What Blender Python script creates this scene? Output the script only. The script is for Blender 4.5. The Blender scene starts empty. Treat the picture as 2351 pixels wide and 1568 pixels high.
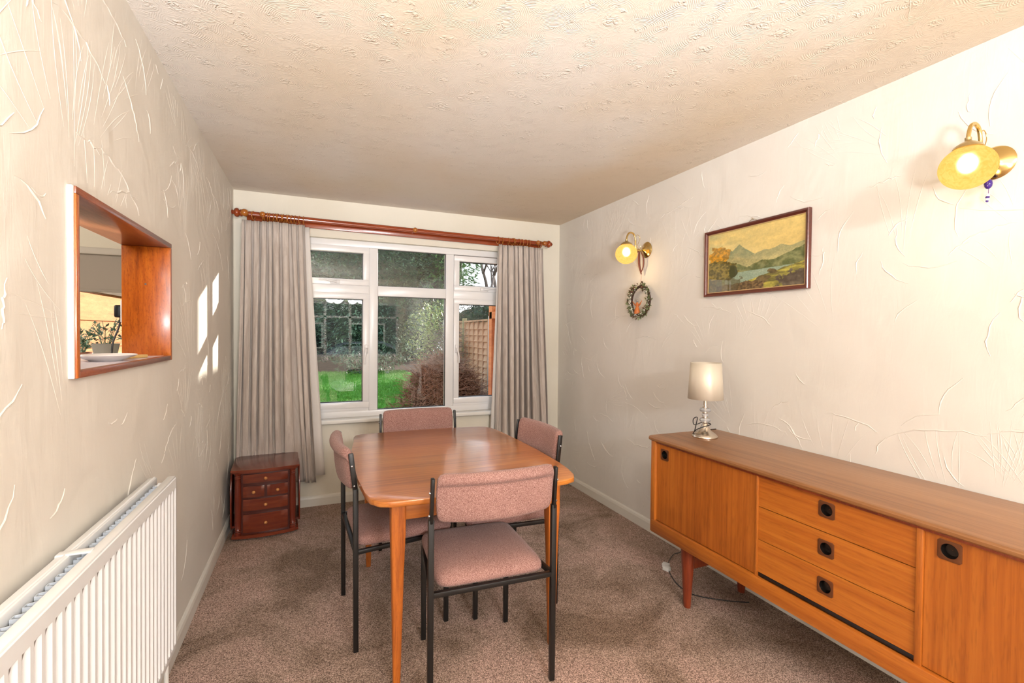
import bpy, bmesh, math, random
from mathutils import Vector, Matrix, Quaternion
from math import sin, cos, pi, radians as R
sc = bpy.context.scene
C = sc.collection
random.seed(7)

# ------------------------------------------------------------------ camera
XL, XR, YB, H = -0.543, 2.1606, 3.989, 2.40
cd = bpy.data.cameras.new('camera'); cam = bpy.data.objects.new('camera', cd); C.objects.link(cam)
cd.sensor_width = 36.0; cd.lens = 1082.32 / 2351 * 36.0; cd.clip_start = 0.05; cd.clip_end = 300
yaw, pitch, roll = 0.398236, -0.0177947, 0.00920793
cy_, sy_ = cos(yaw), sin(yaw)
f0 = Vector((sy_, cy_, 0)); r0 = Vector((cy_, -sy_, 0)); u0 = Vector((0, 0, 1))
f2 = f0 * cos(pitch) + u0 * sin(pitch); u2 = -f0 * sin(pitch) + u0 * cos(pitch)
ri = r0 * cos(roll) + u2 * sin(roll); up = -r0 * sin(roll) + u2 * cos(roll)
m = Matrix((ri, up, -f2)).transposed().to_4x4(); m.translation = Vector((0, 0, 1.3684))
cam.matrix_world = m
sc.camera = cam

# ------------------------------------------------------------------ world, sun, exposure
w = bpy.data.worlds.new('sky'); sc.world = w; w.use_nodes = True
wn = w.node_tree; wn.nodes.clear()
wo = wn.nodes.new('ShaderNodeOutputWorld'); wb = wn.nodes.new('ShaderNodeBackground')
wg = wn.nodes.new('ShaderNodeTexCoord'); ws = wn.nodes.new('ShaderNodeSeparateXYZ'); wr = wn.nodes.new('ShaderNodeValToRGB')
wn.links.new(wg.outputs['Generated'], ws.inputs[0]); wn.links.new(ws.outputs[2], wr.inputs[0])
wr.color_ramp.elements[0].position = 0.0; wr.color_ramp.elements[0].color = (0.95, 0.97, 1.0, 1)
wr.color_ramp.elements[1].position = 0.7; wr.color_ramp.elements[1].color = (0.62, 0.78, 1.0, 1)
wn.links.new(wr.outputs[0], wb.inputs[0]); wb.inputs[1].default_value = 1.9
wn.links.new(wb.outputs[0], wo.inputs[0])
sd = bpy.data.lights.new('sun', 'SUN'); sun = bpy.data.objects.new('sun', sd); C.objects.link(sun)
sd.energy = 9.0; sd.angle = R(0.6); sd.color = (1.0, 0.93, 0.82)
sun.rotation_euler = Vector((-1, -0.95, -0.395)).to_track_quat('-Z', 'Y').to_euler(); sun.location = (12, 15, 8)
sc.view_settings.view_transform = 'Standard'; sc.view_settings.look = 'None'
sc.view_settings.gamma = 1.0; sc.view_settings.use_curve_mapping = False
sc.view_settings.exposure = 0.32
CEIL_W = 44.0      # watts of each ceiling-lamp bulb
sc.cycles.adaptive_threshold = 0.03; sc.cycles.max_bounces = 6; sc.cycles.diffuse_bounces = 3; sc.cycles.transparent_max_bounces = 10
sc.cycles.sample_clamp_indirect = 6.0
sc.cycles.caustics_reflective = False; sc.cycles.caustics_refractive = False

# ------------------------------------------------------------------ materials
def L(r, g, b):
    f = lambda c: (c / 255 / 12.92) if c <= 10.3 else (((c / 255) + 0.055) / 1.055) ** 2.4
    return (f(r), f(g), f(b), 1)
class Mat:
    def __init__(s, name, rough=0.6, metal=0.0, col=(0.8, 0.8, 0.8, 1), spec=0.5, coat=0.0):
        s.m = bpy.data.materials.new(name); s.m.use_nodes = True; s.t = s.m.node_tree; s.N = s.t.nodes
        s.b = s.N['Principled BSDF']; s.b.inputs['Base Color'].default_value = col
        s.b.inputs['Roughness'].default_value = rough; s.b.inputs['Metallic'].default_value = metal
        s.b.inputs['Specular IOR Level'].default_value = spec; s.b.inputs['Coat Weight'].default_value = coat
        s.b.inputs['Coat Roughness'].default_value = 0.15
        s.bump_prev = None
    def n(s, k, **kw):
        n = s.N.new('ShaderNode' + k)
        for a, v in kw.items(): setattr(n, a, v)
        return n
    def l(s, a, b): s.t.links.new(a, b)
    def coord(s, scale=(1, 1, 1), rot=(0, 0, 0), kind='Object', loc=(0, 0, 0)):
        t = s.n('TexCoord'); mp = s.n('Mapping'); mp.inputs['Scale'].default_value = scale; mp.inputs['Rotation'].default_value = rot
        mp.inputs['Location'].default_value = loc
        s.l(t.outputs[kind], mp.inputs[0]); return mp.outputs[0]
    def noise(s, vec, scale, detail=3, rough=0.55, dist=0.0):
        n = s.n('TexNoise'); s.l(vec, n.inputs['Vector']); n.inputs['Scale'].default_value = scale
        n.inputs['Detail'].default_value = detail; n.inputs['Roughness'].default_value = rough; n.inputs['Distortion'].default_value = dist
        return n.outputs['Fac']
    def ramp(s, fac, stops):
        r = s.n('ValToRGB'); s.l(fac, r.inputs[0]); e = r.color_ramp.elements
        while len(e) < len(stops): e.new(0.5)
        for i, (p, c) in enumerate(stops): e[i].position = p; e[i].color = c
        return r.outputs[0]
    def mix(s, fac, a, b, mode='MIX'):
        n = s.n('Mix', data_type='RGBA', blend_type=mode)
        for i, v in ((0, fac), (6, a), (7, b)):
            if hasattr(v, 'is_linked') or isinstance(v, bpy.types.NodeSocket): s.l(v, n.inputs[i])
            else: n.inputs[i].default_value = v
        return n.outputs[2]
    def math(s, op, a, b=0.0, c=None):
        n = s.n('Math', operation=op)
        for i, v in enumerate((a, b) if c is None else (a, b, c)):
            if isinstance(v, bpy.types.NodeSocket): s.l(v, n.inputs[i])
            else: n.inputs[i].default_value = v
        return n.outputs[0]
    def color(s, sock): s.l(sock, s.b.inputs['Base Color'])
    def bump(s, h, strength=0.3, dist=0.01):
        b = s.n('Bump'); b.inputs['Strength'].default_value = strength; b.inputs['Distance'].default_value = dist
        s.l(h, b.inputs['Height'])
        if s.bump_prev is not None: s.l(s.bump_prev, b.inputs['Normal'])
        s.bump_prev = b.outputs[0]; s.l(b.outputs[0], s.b.inputs['Normal'])

def plain(name, c, rough=0.5, metal=0.0, spec=0.5, coat=0.0): return Mat(name, rough, metal, L(*c), spec, coat).m

def wood(name, light, mid, dark, axis, freq=14, rough=0.38, coat=0.15, stretch=0.05, fleck=0.35, bands=0.5):
    M = Mat(name, rough, coat=coat); s = [1, 1, 1]; s[axis] = stretch
    v = M.coord(tuple(s))
    big = M.noise(v, freq * 0.35, 3, 0.5, 0.6)
    fine = M.noise(v, freq * 5, 4, 0.65, 0.3)
    s2 = [1, 1, 1]; s2[axis] = stretch * 3
    fl = M.noise(M.coord(tuple(s2)), freq * 16, 2, 0.6)
    base = M.ramp(M.math('ADD', M.math('MULTIPLY', big, bands), M.math('MULTIPLY', fine, 1 - bands)), [(0.32, L(*dark)), (0.48, L(*mid)), (0.66, L(*light))])
    flk = M.ramp(fl, [(0.30, (0.45, 0.38, 0.33, 1)), (0.48, (1, 1, 1, 1))])
    M.color(M.mix(fleck, base, flk, 'MULTIPLY'))
    M.bump(fine, 0.06, 0.002)
    return M.m

# painted plaster
def plaster(name, c1, c2, stain=None):
    M = Mat(name, 0.72, spec=0.3); v = M.coord()
    n1 = M.noise(v, 1.3, 3, 0.5, 0.4)
    col = M.ramp(n1, [(0.35, L(*c1)), (0.65, L(*c2))])
    M.color(col)
    vs = M.coord((1, 1, 0.22))
    M.bump(M.noise(vs, 22, 4, 0.6, 0.8), 0.22, 0.006)
    M.bump(M.noise(v, 3.2, 2, 0.5, 1.0), 0.25, 0.03)
    return M.m
m_wall_l = plaster('plaster_left', (229, 221, 208), (236, 229, 217))
m_wall_r = plaster('plaster_right', (229, 222, 212), (235, 229, 220))
m_wall_b = plaster('plaster_back', (234, 225, 206), (239, 231, 214))
m_kitchen = plain('kitchen_paint', (196, 188, 178), 0.8)
def artex():
    M = Mat('artex_ceiling', 0.75, spec=0.3); v = M.coord()
    def wv(off, seedscale, wob):
        wn_ = M.n('TexNoise'); M.l(v, wn_.inputs['Vector']); wn_.inputs['Scale'].default_value = seedscale; wn_.inputs['Detail'].default_value = 3
        dv = M.n('VectorMath', operation='SCALE'); M.l(wn_.outputs['Color'], dv.inputs[0]); dv.inputs['Scale'].default_value = wob
        av = M.n('VectorMath', operation='ADD'); M.l(v, av.inputs[0]); M.l(dv.outputs[0], av.inputs[1])
        ov = M.n('VectorMath', operation='ADD'); M.l(av.outputs[0], ov.inputs[0]); ov.inputs[1].default_value = (off, off * 0.7, 0)
        vo = M.n('TexVoronoi', voronoi_dimensions='2D'); M.l(ov.outputs[0], vo.inputs['Vector']); vo.inputs['Scale'].default_value = 7.0; vo.inputs['Randomness'].default_value = 0.85
        return vo.outputs['Distance'], vo.outputs['Color']
    d1, c1 = wv(0.0, 9, 0.035); d2, c2 = wv(5.3, 7, 0.05)
    selr = M.math('GREATER_THAN', M.noise(v, 9.0, 2), 0.5)
    d = M.math('ADD', M.math('MULTIPLY', d1, selr), M.math('MULTIPLY', d2, M.math('SUBTRACT', 1.0, selr)))
    rings = M.math('SINE', M.math('MULTIPLY', d, 146.0))
    amp = M.ramp(M.noise(v, 12, 3, 0.6), [(0.42, (0.05, 0.05, 0.05, 1)), (0.62, (1, 1, 1, 1))])
    sep = M.n('SeparateColor'); M.l(amp, sep.inputs[0])
    M.bump(M.math('MULTIPLY', rings, sep.outputs[0]), 0.36, 0.0018)
    # rough plucked peaks at the heart of each swirl
    mask = M.math('MAXIMUM', M.math('SUBTRACT', 1.0, M.math('MULTIPLY', d, 3.2)), 0.12)
    pk = M.ramp(M.noise(v, 46, 1.5, 0.5, 1.6), [(0.44, (0, 0, 0, 1)), (0.70, (1, 1, 1, 1))])
    sep2 = M.n('SeparateColor'); M.l(pk, sep2.inputs[0])
    M.bump(M.math('MULTIPLY', sep2.outputs[0], mask), 0.7, 0.005)
    st = M.noise(M.coord((1, 0.7, 1)), 0.75, 3, 0.5)
    M.color(M.ramp(st, [(0.40, L(226, 208, 184)), (0.58, L(231, 221, 209))]))
    return M.m
m_ceil = artex()
def carpet():
    M = Mat('carpet_pile', 0.95, spec=0.1); v = M.coord()
    vo = M.n('TexVoronoi'); M.l(v, vo.inputs['Vector']); vo.inputs['Scale'].default_value = 340
    sp = M.n('SeparateColor'); M.l(vo.outputs['Color'], sp.inputs[0])
    fib = M.math('ADD', M.math('MULTIPLY', sp.outputs[0], 0.42), M.math('MULTIPLY', M.noise(v, 170, 2, 0.7), 0.58))
    fine = M.ramp(fib, [(0.30, L(116, 102, 94)), (0.46, L(168, 150, 139)), (0.56, L(201, 182, 170)), (0.72, L(238, 223, 211))])
    big = M.noise(v, 1.9, 4, 0.6, 0.8)
    tint = M.ramp(big, [(0.36, L(186, 172, 158)), (0.5, L(232, 218, 208)), (0.64, L(255, 236, 230))])
    M.color(M.mix(1.0, fine, tint, 'MULTIPLY'))
    M.bump(fib, 0.8, 0.006); M.bump(big, 0.3, 0.02)
    return M.m
m_carpet = carpet()
m_white = plain('gloss_white_paint', (240, 236, 228), 0.35)
m_skirt = plain('skirting_paint', (232, 226, 214), 0.4)
m_upvc = plain('white_upvc', (240, 236, 233), 0.28)
m_rad = plain('radiator_enamel', (243, 243, 242), 0.3)
m_radin = plain('radiator_fin_enamel', (205, 212, 220), 0.4)
m_table = wood('teak_table', (218, 142, 64), (188, 108, 40), (140, 74, 26), 0, 12, 0.3, 0.8, 0.035, 0.18)
m_tableleg = wood('teak_table_leg', (206, 122, 48), (184, 100, 34), (140, 68, 20), 2, 16, 0.4, 0.1, 0.06, 0.3)
m_sbv = wood('teak_sideboard_vertical', (190, 112, 40), (168, 91, 28), (132, 64, 18), 2, 9, 0.38, 0.12, 0.03, 0.35, 0.48)
m_sbh = wood('teak_sideboard_horizontal', (190, 112, 38), (170, 92, 27), (132, 64, 18), 1, 10, 0.38, 0.12, 0.03, 0.3, 0.4)
m_sbtop = wood('teak_sideboard_top', (164, 116, 74), (146, 98, 58), (114, 72, 40), 1, 13, 0.33, 0.2, 0.03, 0.15)
m_sbleg = wood('reddish_leg_wood', (150, 70, 36), (128, 52, 26), (96, 34, 18), 2, 16, 0.35, 0.2, 0.05, 0.2)
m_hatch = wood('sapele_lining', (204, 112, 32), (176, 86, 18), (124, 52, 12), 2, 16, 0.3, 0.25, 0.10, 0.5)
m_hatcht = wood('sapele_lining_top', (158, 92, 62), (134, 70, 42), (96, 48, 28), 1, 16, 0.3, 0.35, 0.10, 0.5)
m_maho = wood('mahogany_stain', (134, 62, 34), (112, 44, 22), (84, 28, 14), 0, 10, 0.26, 0.4, 0.05, 0.12)
m_mahov = wood('mahogany_stain_vertical', (122, 48, 26), (100, 34, 18), (70, 20, 12), 2, 10, 0.26, 0.4, 0.05, 0.12)
m_pole = wood('varnished_pole', (176, 84, 36), (150, 62, 24), (110, 40, 16), 0, 12, 0.22, 0.6, 0.05, 0.15)
m_knob = wood('varnished_pine', (196, 122, 44), (176, 100, 32), (140, 72, 22), 0, 12, 0.22, 0.6, 0.1, 0.15)
def fabric(name, a, b, c, scale=400):
    M = Mat(name, 0.92, spec=0.15); v = M.coord()
    n = M.noise(v, scale, 2, 0.7); n2 = M.noise(v, 5, 3)
    base = M.ramp(n, [(0.34, L(*a)), (0.5, L(*b)), (0.66, L(*c))])
    M.color(M.mix(0.35, base, M.ramp(n2, [(0.35, L(215, 205, 200)), (0.65, L(255, 250, 248))]), 'MULTIPLY'))
    M.bump(n, 0.35, 0.002); M.b.inputs['Sheen Weight'].default_value = 0.15
    return M.m
m_seat = fabric('pink_wool', (118, 82, 75), (160, 120, 111), (196, 160, 150))
m_seatd = fabric('brown_wool', (96, 54, 48), (142, 92, 84), (178, 136, 126))
m_black = plain('black_steel', (17, 16, 15), 0.42)
m_steel = plain('bright_steel', (200, 200, 205), 0.25, 1.0)
def curtain_mat():
    M = Mat('moire_curtain', 0.55, spec=0.35); v = M.coord((1, 1, 0.12), kind='UV')
    n = M.noise(M.coord((1, .12, 1), kind='UV'), 26, 3, 0.6, 1.6); w_ = M.noise(M.coord((1, .05, 1), kind='UV'), 90, 2, 0.5)
    a = M.ramp(n, [(0.36, L(188, 173, 161)), (0.5, L(198, 184, 172)), (0.64, L(207, 194, 183))])
    M.color(M.mix(0.3, a, M.ramp(w_, [(0.3, L(228, 224, 220)), (0.7, (1, 1, 1, 1))]), 'MULTIPLY'))
    M.b.inputs['Sheen Weight'].default_value = 0.2
    return M.m
m_curt = curtain_mat()
m_lining = plain('curtain_lining', (226, 218, 210), 0.85)
m_brass = plain('pale_brass', (214, 186, 122), 0.16, 1.0)
m_brassd = plain('brushed_brass', (196, 176, 132), 0.32, 1.0)
m_nickel = plain('satin_nickel', (214, 204, 190), 0.22, 1.0)
m_darkmetal = plain('dark_bowl_metal', (70, 64, 60), 0.25, 0.9)
m_copper = plain('aged_copper_plate', (122, 74, 46), 0.38, 0.6)
m_chrome = plain('chrome', (225, 225, 228), 0.12, 1.0)
m_blackpl = plain('black_plastic', (22, 21, 22), 0.4)
m_whitepl = plain('white_plastic', (236, 234, 230), 0.4)
def glass(name, tint=(1, 1, 1, 1), ior=0.05, rough=0.0):
    m_ = bpy.data.materials.new(name); m_.use_nodes = True; t = m_.node_tree; t.nodes.clear()
    o = t.nodes.new('ShaderNodeOutputMaterial'); tr = t.nodes.new('ShaderNodeBsdfTransparent'); g = t.nodes.new('ShaderNodeBsdfGlossy')
    mx = t.nodes.new('ShaderNodeMixShader')
    lw = t.nodes.new('ShaderNodeLayerWeight'); lw.inputs[0].default_value = 0.5
    pw = t.nodes.new('ShaderNodeMath'); pw.operation = 'POWER'; t.links.new(lw.outputs['Facing'], pw.inputs[0]); pw.inputs[1].default_value = 5
    fr = t.nodes.new('ShaderNodeMath'); fr.operation = 'MULTIPLY_ADD'; t.links.new(pw.outputs[0], fr.inputs[0]); fr.inputs[1].default_value = 1 - ior; fr.inputs[2].default_value = ior
    tr.inputs[0].default_value = tint; g.inputs['Roughness'].default_value = rough
    t.links.new(fr.outputs[0], mx.inputs[0]); t.links.new(tr.outputs[0], mx.inputs[1]); t.links.new(g.outputs[0], mx.inputs[2])
    t.links.new(mx.outputs[0], o.inputs[0]); return m_
m_glass = glass('window_glass', (0.97, 0.99, 0.98, 1), 0.072)
m_picglass = glass('picture_glass', (1, 1, 1, 1), 0.05)
m_crystal = Mat('crystal', 0.03, col=(1, 1, 1, 1)); m_crystal.b.inputs['Transmission Weight'].default_value = 0.62; m_crystal.b.inputs['IOR'].default_value = 1.5; m_crystal = m_crystal.m
def satin():
    M = Mat('satin_shade', 0.42, col=L(232, 220, 200), spec=0.4)
    M.b.inputs['Metallic'].default_value = 0.3; M.b.inputs['Anisotropic'].default_value = 0.85; M.b.inputs['Anisotropic Rotation'].default_value = 0.25
    M.bump(M.noise(M.coord((1, 1, 0.02)), 400, 2), 0.05, 0.001); return M.m
m_shade = satin()
def emis(name, c, s):
    m_ = bpy.data.materials.new(name); m_.use_nodes = True; t = m_.node_tree; t.nodes.clear()
    o = t.nodes.new('ShaderNodeOutputMaterial'); e = t.nodes.new('ShaderNodeEmission'); e.inputs[0].default_value = c; e.inputs[1].default_value = s
    t.links.new(e.outputs[0], o.inputs[0]); return m_
m_bulb = emis('lit_bulb', (1, 0.92, 0.70, 1), 16)
m_cbulb = emis('ceiling_bulb', (1, 0.82, 0.55, 1), 22)
def globe():
    m_ = bpy.data.materials.new('amber_globe_glass'); m_.use_nodes = True; t = m_.node_tree; t.nodes.clear(); N = t.nodes.new
    o = N('ShaderNodeOutputMaterial'); e = N('ShaderNodeEmission'); rf = N('ShaderNodeBsdfRefraction'); mx = N('ShaderNodeMixShader')
    tc = N('ShaderNodeTexCoord'); no = N('ShaderNodeTexNoise'); no.inputs['Scale'].default_value = 60; no.inputs['Detail'].default_value = 4; no.inputs['Distortion'].default_value = 1.5
    rp = N('ShaderNodeValToRGB'); rp.color_ramp.elements[0].position = 0.35; rp.color_ramp.elements[0].color = (1.0, 0.50, 0.10, 1)
    rp.color_ramp.elements[1].position = 0.65; rp.color_ramp.elements[1].color = (1.0, 0.65, 0.19, 1)
    t.links.new(tc.outputs['Object'], no.inputs['Vector']); t.links.new(no.outputs[0], rp.inputs[0]); t.links.new(rp.outputs[0], e.inputs[0])
    e.inputs[1].default_value = 1.25
    rf.inputs['Color'].default_value = (1, 0.80, 0.45, 1); rf.inputs['Roughness'].default_value = 0.5; rf.inputs['IOR'].default_value = 1.22
    mx.inputs[0].default_value = 0.42
    t.links.new(e.outputs[0], mx.inputs[1]); t.links.new(rf.outputs[0], mx.inputs[2]); t.links.new(mx.outputs[0], o.inputs[0]); return m_
m_globe = globe()

# ------------------------------------------------------------------ mesh helpers
class MB:
    def __init__(s): s.bm = bmesh.new()
    def box(s, x0, x1, y0, y1, z0, z1, bev=0.0, seg=2, mat=None):
        vs = [s.bm.verts.new((x, y, z)) for x in (x0, x1) for y in (y0, y1) for z in (z0, z1)]
        q = [(0, 1, 3, 2), (4, 6, 7, 5), (0, 4, 5, 1), (2, 3, 7, 6), (0, 2, 6, 4), (1, 5, 7, 3)]
        fs = [s.bm.faces.new([vs[i] for i in f]) for f in q]
        allv = vs
        if bev > 0:
            es = list({e for f in fs for e in f.edges})
            r = bmesh.ops.bevel(s.bm, geom=es, offset=bev, segments=seg, affect='EDGES', profile=0.5)
            allv = list({v for f in r['faces'] for v in f.verts} | {v for v in vs if v.is_valid})
        if mat is not None:
            for v in allv:
                if v.is_valid: v.co = mat @ v.co
        return s
    def obox(s, c, size, mat3=None, bev=0.0, seg=2):
        a = [d / 2 for d in size]; M_ = Matrix.Translation(Vector(c)) @ (mat3.to_4x4() if mat3 is not None else Matrix.Identity(4))
        return s.box(-a[0], a[0], -a[1], a[1], -a[2], a[2], bev, seg, M_)
    def bar(s, a, b, w, d=None, bev=0.0, w2=None, d2=None, side=None):
        a = Vector(a); b = Vector(b); d = d or w; w2 = w2 or w; d2 = d2 or d
        z = (b - a).normalized(); x = Vector(side) if side else (Vector((1, 0, 0)) if abs(z.x) < 0.9 else Vector((0, 1, 0)))
        x = (x - z * x.dot(z)).normalized(); y = z.cross(x)
        vs = []
        for p, ww, dd in ((a, w, d), (b, w2, d2)):
            for sx, sy in ((-1, -1), (1, -1), (1, 1), (-1, 1)): vs.append(s.bm.verts.new(p + x * sx * ww / 2 + y * sy * dd / 2))
        fs = [s.bm.faces.new(vs[3::-1]), s.bm.faces.new(vs[4:])]
        for i in range(4):
            j = (i + 1) % 4; fs.append(s.bm.faces.new([vs[i], vs[j], vs[4 + j], vs[4 + i]]))
        if bev > 0: bmesh.ops.bevel(s.bm, geom=list({e for f in fs for e in f.edges}), offset=bev, segments=2, affect='EDGES', profile=0.5)
        return s
    def lathe(s, prof, n=24, M_=None, caps=True, flute=None):
        M_ = M_ or Matrix.Identity(4); rings = []
        for r, z in prof:
            ring = []
            for i in range(n):
                a = 2 * pi * i / n; rr = r * (1 + (flute[0] * cos(flute[1] * a) if flute else 0))
                ring.append(s.bm.verts.new(M_ @ Vector((rr * cos(a), rr * sin(a), z))))
            rings.append(ring)
        for k in range(len(rings) - 1):
            for i in range(n):
                j = (i + 1) % n; s.bm.faces.new([rings[k][i], rings[k][j], rings[k + 1][j], rings[k + 1][i]])
        if caps:
            s.bm.faces.new(rings[0][::-1]); s.bm.faces.new(rings[-1])
        return s
    def sphere(s, c, r, n=16, sz=1.0, M_=None, cut=(0.0, 1.0)):
        k = max(6, n // 2)
        prof = [(r * sin(pi * (cut[0] + (cut[1] - cut[0]) * i / k)) + 1e-5, -r * sz * cos(pi * (cut[0] + (cut[1] - cut[0]) * i / k))) for i in range(k + 1)]
        return s.lathe(prof, n, Matrix.Translation(Vector(c)) @ (M_ or Matrix.Identity(4)), caps=(cut == (0.0, 1.0)))
    def tube(s, pts, r, n=8, closed=False, flat=1.0):
        P = [Vector(p) for p in pts]; rr = r if isinstance(r, (list, tuple)) else [r] * len(P)
        rings = []; prev = None
        for i, p in enumerate(P):
            if closed: t = (P[(i + 1) % len(P)] - P[i - 1]).normalized()
            else: t = (P[min(i + 1, len(P) - 1)] - P[max(i - 1, 0)]).normalized()
            if prev is None: x = t.orthogonal().normalized()
            else: x = (prev - t * prev.dot(t)).normalized()
            prev = x; y = t.cross(x)
            rings.append([s.bm.verts.new(p + (x * cos(2 * pi * k / n) + y * sin(2 * pi * k / n) * flat) * rr[i]) for k in range(n)])
        m_ = len(rings)
        for i in range(m_ if closed else m_ - 1):
            a = rings[i]; b = rings[(i + 1) % m_]
            for k in range(n):
                j = (k + 1) % n; s.bm.faces.new([a[k], a[j], b[j], b[k]])
        if not closed: s.bm.faces.new(rings[0][::-1]); s.bm.faces.new(rings[-1])
        return s
    def prism(s, outline, z0, z1, M_=None, bev=0.0):
        M_ = M_ or Matrix.Identity(4)
        a = [s.bm.verts.new(M_ @ Vector((x, y, z0))) for x, y in outline]; b = [s.bm.verts.new(M_ @ Vector((x, y, z1))) for x, y in outline]
        fs = [s.bm.faces.new(a[::-1]), s.bm.faces.new(b)]; n = len(a)
        for i in range(n):
            j = (i + 1) % n; s.bm.faces.new([a[i], a[j], b[j], b[i]])
        if bev > 0: bmesh.ops.bevel(s.bm, geom=list({e for f in fs for e in f.edges}), offset=bev, segments=2, affect='EDGES', profile=0.5)
        return s
    def leaf(s, p, d, n_, ln, wd):
        d = d.normalized(); sd_ = d.cross(n_)
        if sd_.length < 1e-3: sd_ = d.orthogonal()
        sd_.normalize(); nn = sd_.cross(d)
        q = [p, p + d * ln * 0.5 + sd_ * wd / 2, p + d * ln + nn * ln * 0.05, p + d * ln * 0.5 - sd_ * wd / 2]
        s.bm.faces.new([s.bm.verts.new(v) for v in q]); return s
    def build(s, name, mat, parent=None, smooth=None, recalc=True):
        if recalc: bmesh.ops.recalc_face_normals(s.bm, faces=s.bm.faces)
        me = bpy.data.meshes.new(name); s.bm.to_mesh(me); s.bm.free()
        if mat is not None: me.materials.append(mat)
        if smooth is not None:
            for p in me.polygons: p.use_smooth = True
            if smooth < 179: me.set_sharp_from_angle(angle=R(smooth))
        o = bpy.data.objects.new(name, me); C.objects.link(o)
        if parent: o.parent = parent
        return o
def tag(o, label, cat, group=None, kind=None):
    if label: o['label'] = label
    if cat: o['category'] = cat
    if group: o['group'] = group
    if kind: o['kind'] = kind
    return o
def thing(name, loc, label, cat, group=None, rz=0.0):
    o = bpy.data.objects.new(name, None); C.objects.link(o); o.empty_display_size = 0.1
    o.location = loc; o.rotation_euler = (0, 0, rz); return tag(o, label, cat, group)
def struct(mb, name, mat, smooth=None, parent=None):
    o = mb.build(name, mat, parent, smooth)
    if parent is None: o['kind'] = 'structure'
    return o
def bez(p0, p1, p2, p3, n=10):
    p0, p1, p2, p3 = map(Vector, (p0, p1, p2, p3)); out = []
    for i in range(n + 1):
        t = i / n; out.append(p0 * (1 - t) ** 3 + p1 * 3 * t * (1 - t) ** 2 + p2 * 3 * t * t * (1 - t) + p3 * t ** 3)
    return out
def spline(P, n=8):
    P = [Vector(p) for p in P]; out = []
    for i in range(len(P) - 1):
        a = P[max(i - 1, 0)]; b = P[i]; c = P[i + 1]; d = P[min(i + 2, len(P) - 1)]
        for k in range(n):
            t = k / n
            out.append(0.5 * ((2 * b) + (c - a) * t + (2 * a - 5 * b + 4 * c - d) * t * t + (3 * b - a - 3 * c + d) * t ** 3))
    out.append(P[-1]); return out

# ------------------------------------------------------------------ room shell
YR = -4.1                      # far end of the through-room behind the camera
T = 0.142
def ridge(mb, pts, wd, ht, nrm):
    """a low raised stroke of plaster along pts on the plane with normal nrm"""
    P = [Vector(p) for p in pts]; rows = []
    for i, p in enumerate(P):
        t = (P[min(i + 1, len(P) - 1)] - P[max(i - 1, 0)]).normalized(); sd_ = t.cross(nrm).normalized()
        e = 0.25 + 0.75 * sin(pi * (i + 0.4) / (len(P) - 0.2)) if len(P) > 2 else 1
        k = random.uniform(0.7, 1.25) * e
        rows.append([mb.bm.verts.new(p + sd_ * wd * k / 2), mb.bm.verts.new(p + nrm * ht * k), mb.bm.verts.new(p - sd_ * wd * k / 2)])
    for a, b in zip(rows, rows[1:]):
        mb.bm.faces.new([a[0], a[1], b[1], b[0]]); mb.bm.faces.new([a[1], a[2], b[2], b[1]])
def relief(mb, to3, nrm, y0, y1, z0, z1, n, ok, seed, k=1.0):
    rnd = random.Random(seed)
    def wob(pts, a):
        return [(y + rnd.uniform(-a, a), z + rnd.uniform(-a, a)) for y, z in pts]
    def put(pts, wd, ht):
        run = []
        for q in pts + [None]:
            if q is not None and y0 < q[0] < y1 and z0 < q[1] < z1 and ok(*q): run.append(to3(*q))
            else:
                if len(run) > 2: ridge(mb, run, wd, ht, nrm)
                run = []
    for _ in range(n):
        cy, cz = rnd.uniform(y0, y1), rnd.uniform(z0, z1); rad = rnd.uniform(0.22, 0.5); a0 = rnd.uniform(0, 2 * pi) if rnd.random() < 0.3 else rnd.uniform(pi * 0.15, pi * 0.5)
        sp = rnd.uniform(0.6, 1.5); m_ = rnd.randint(4, 9)
        for i in range(m_):
            a = a0 + sp * i / m_ + rnd.uniform(-.04, .04); r_a = rad * rnd.uniform(0.15, 0.5); r_b = rad * rnd.uniform(0.8, 1.0); cv = rnd.uniform(-.12, .12)
            pts = [(cy + cos(a + cv * t * t) * (r_a + (r_b - r_a) * t), cz + sin(a + cv * t * t) * (r_a + (r_b - r_a) * t)) for t in [j / 9 for j in range(10)]]
            put(pts, 0.0045 * k, 0.0008 * k)
        a1 = a0 + rnd.uniform(-.1, sp * 0.6); a2 = a1 + rnd.uniform(0.3, 0.9)
        pts = wob([(cy + cos(a1 + (a2 - a1) * j / 12) * rad, cz + sin(a1 + (a2 - a1) * j / 12) * rad * 0.9) for j in range(13)], 0.005)
        put(pts, 0.008 * k, 0.0026 * k)
    for _ in range(n * 2):
        cy, cz = rnd.uniform(y0, y1), rnd.uniform(z0, z1); a = rnd.uniform(-0.6, 2.2); ln = rnd.uniform(0.04, 0.18)
        pts = wob([(cy + cos(a + 0.5 * t) * ln * t, cz + sin(a + 0.5 * t) * ln * t) for t in [j / 6 for j in range(7)]], 0.003)
        put(pts, 0.007 * k, 0.0024 * k)
HY0, HY1, HZ0, HZ1 = 1.461, 2.291, 1.248, 1.714     # hatch lining, outer size
mb = MB(); mb.box(-3.4, XR + 0.2, YR - 0.2, 4.24, -0.12, 0.0); struct(mb, 'floor', m_carpet)
mb = MB(); mb.box(-3.4, XR + 0.2, YR - 0.2, 4.24, H, H + 0.12)
q = [(1.81, 1.06), (1.9, 1.3), (1.99, 1.55)]
ridge(mb, [(1.24 + 0.55 * t + random.uniform(-.003, .003), 0.62 + 0.2 * t * 1.6, H) for t in [i / 30 for i in range(31)]], 0.006, 0.002, Vector((0, 0, -1)))
struct(mb, 'ceiling', m_ceil)
mb = MB(); a, b = XL - T, XL
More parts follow.
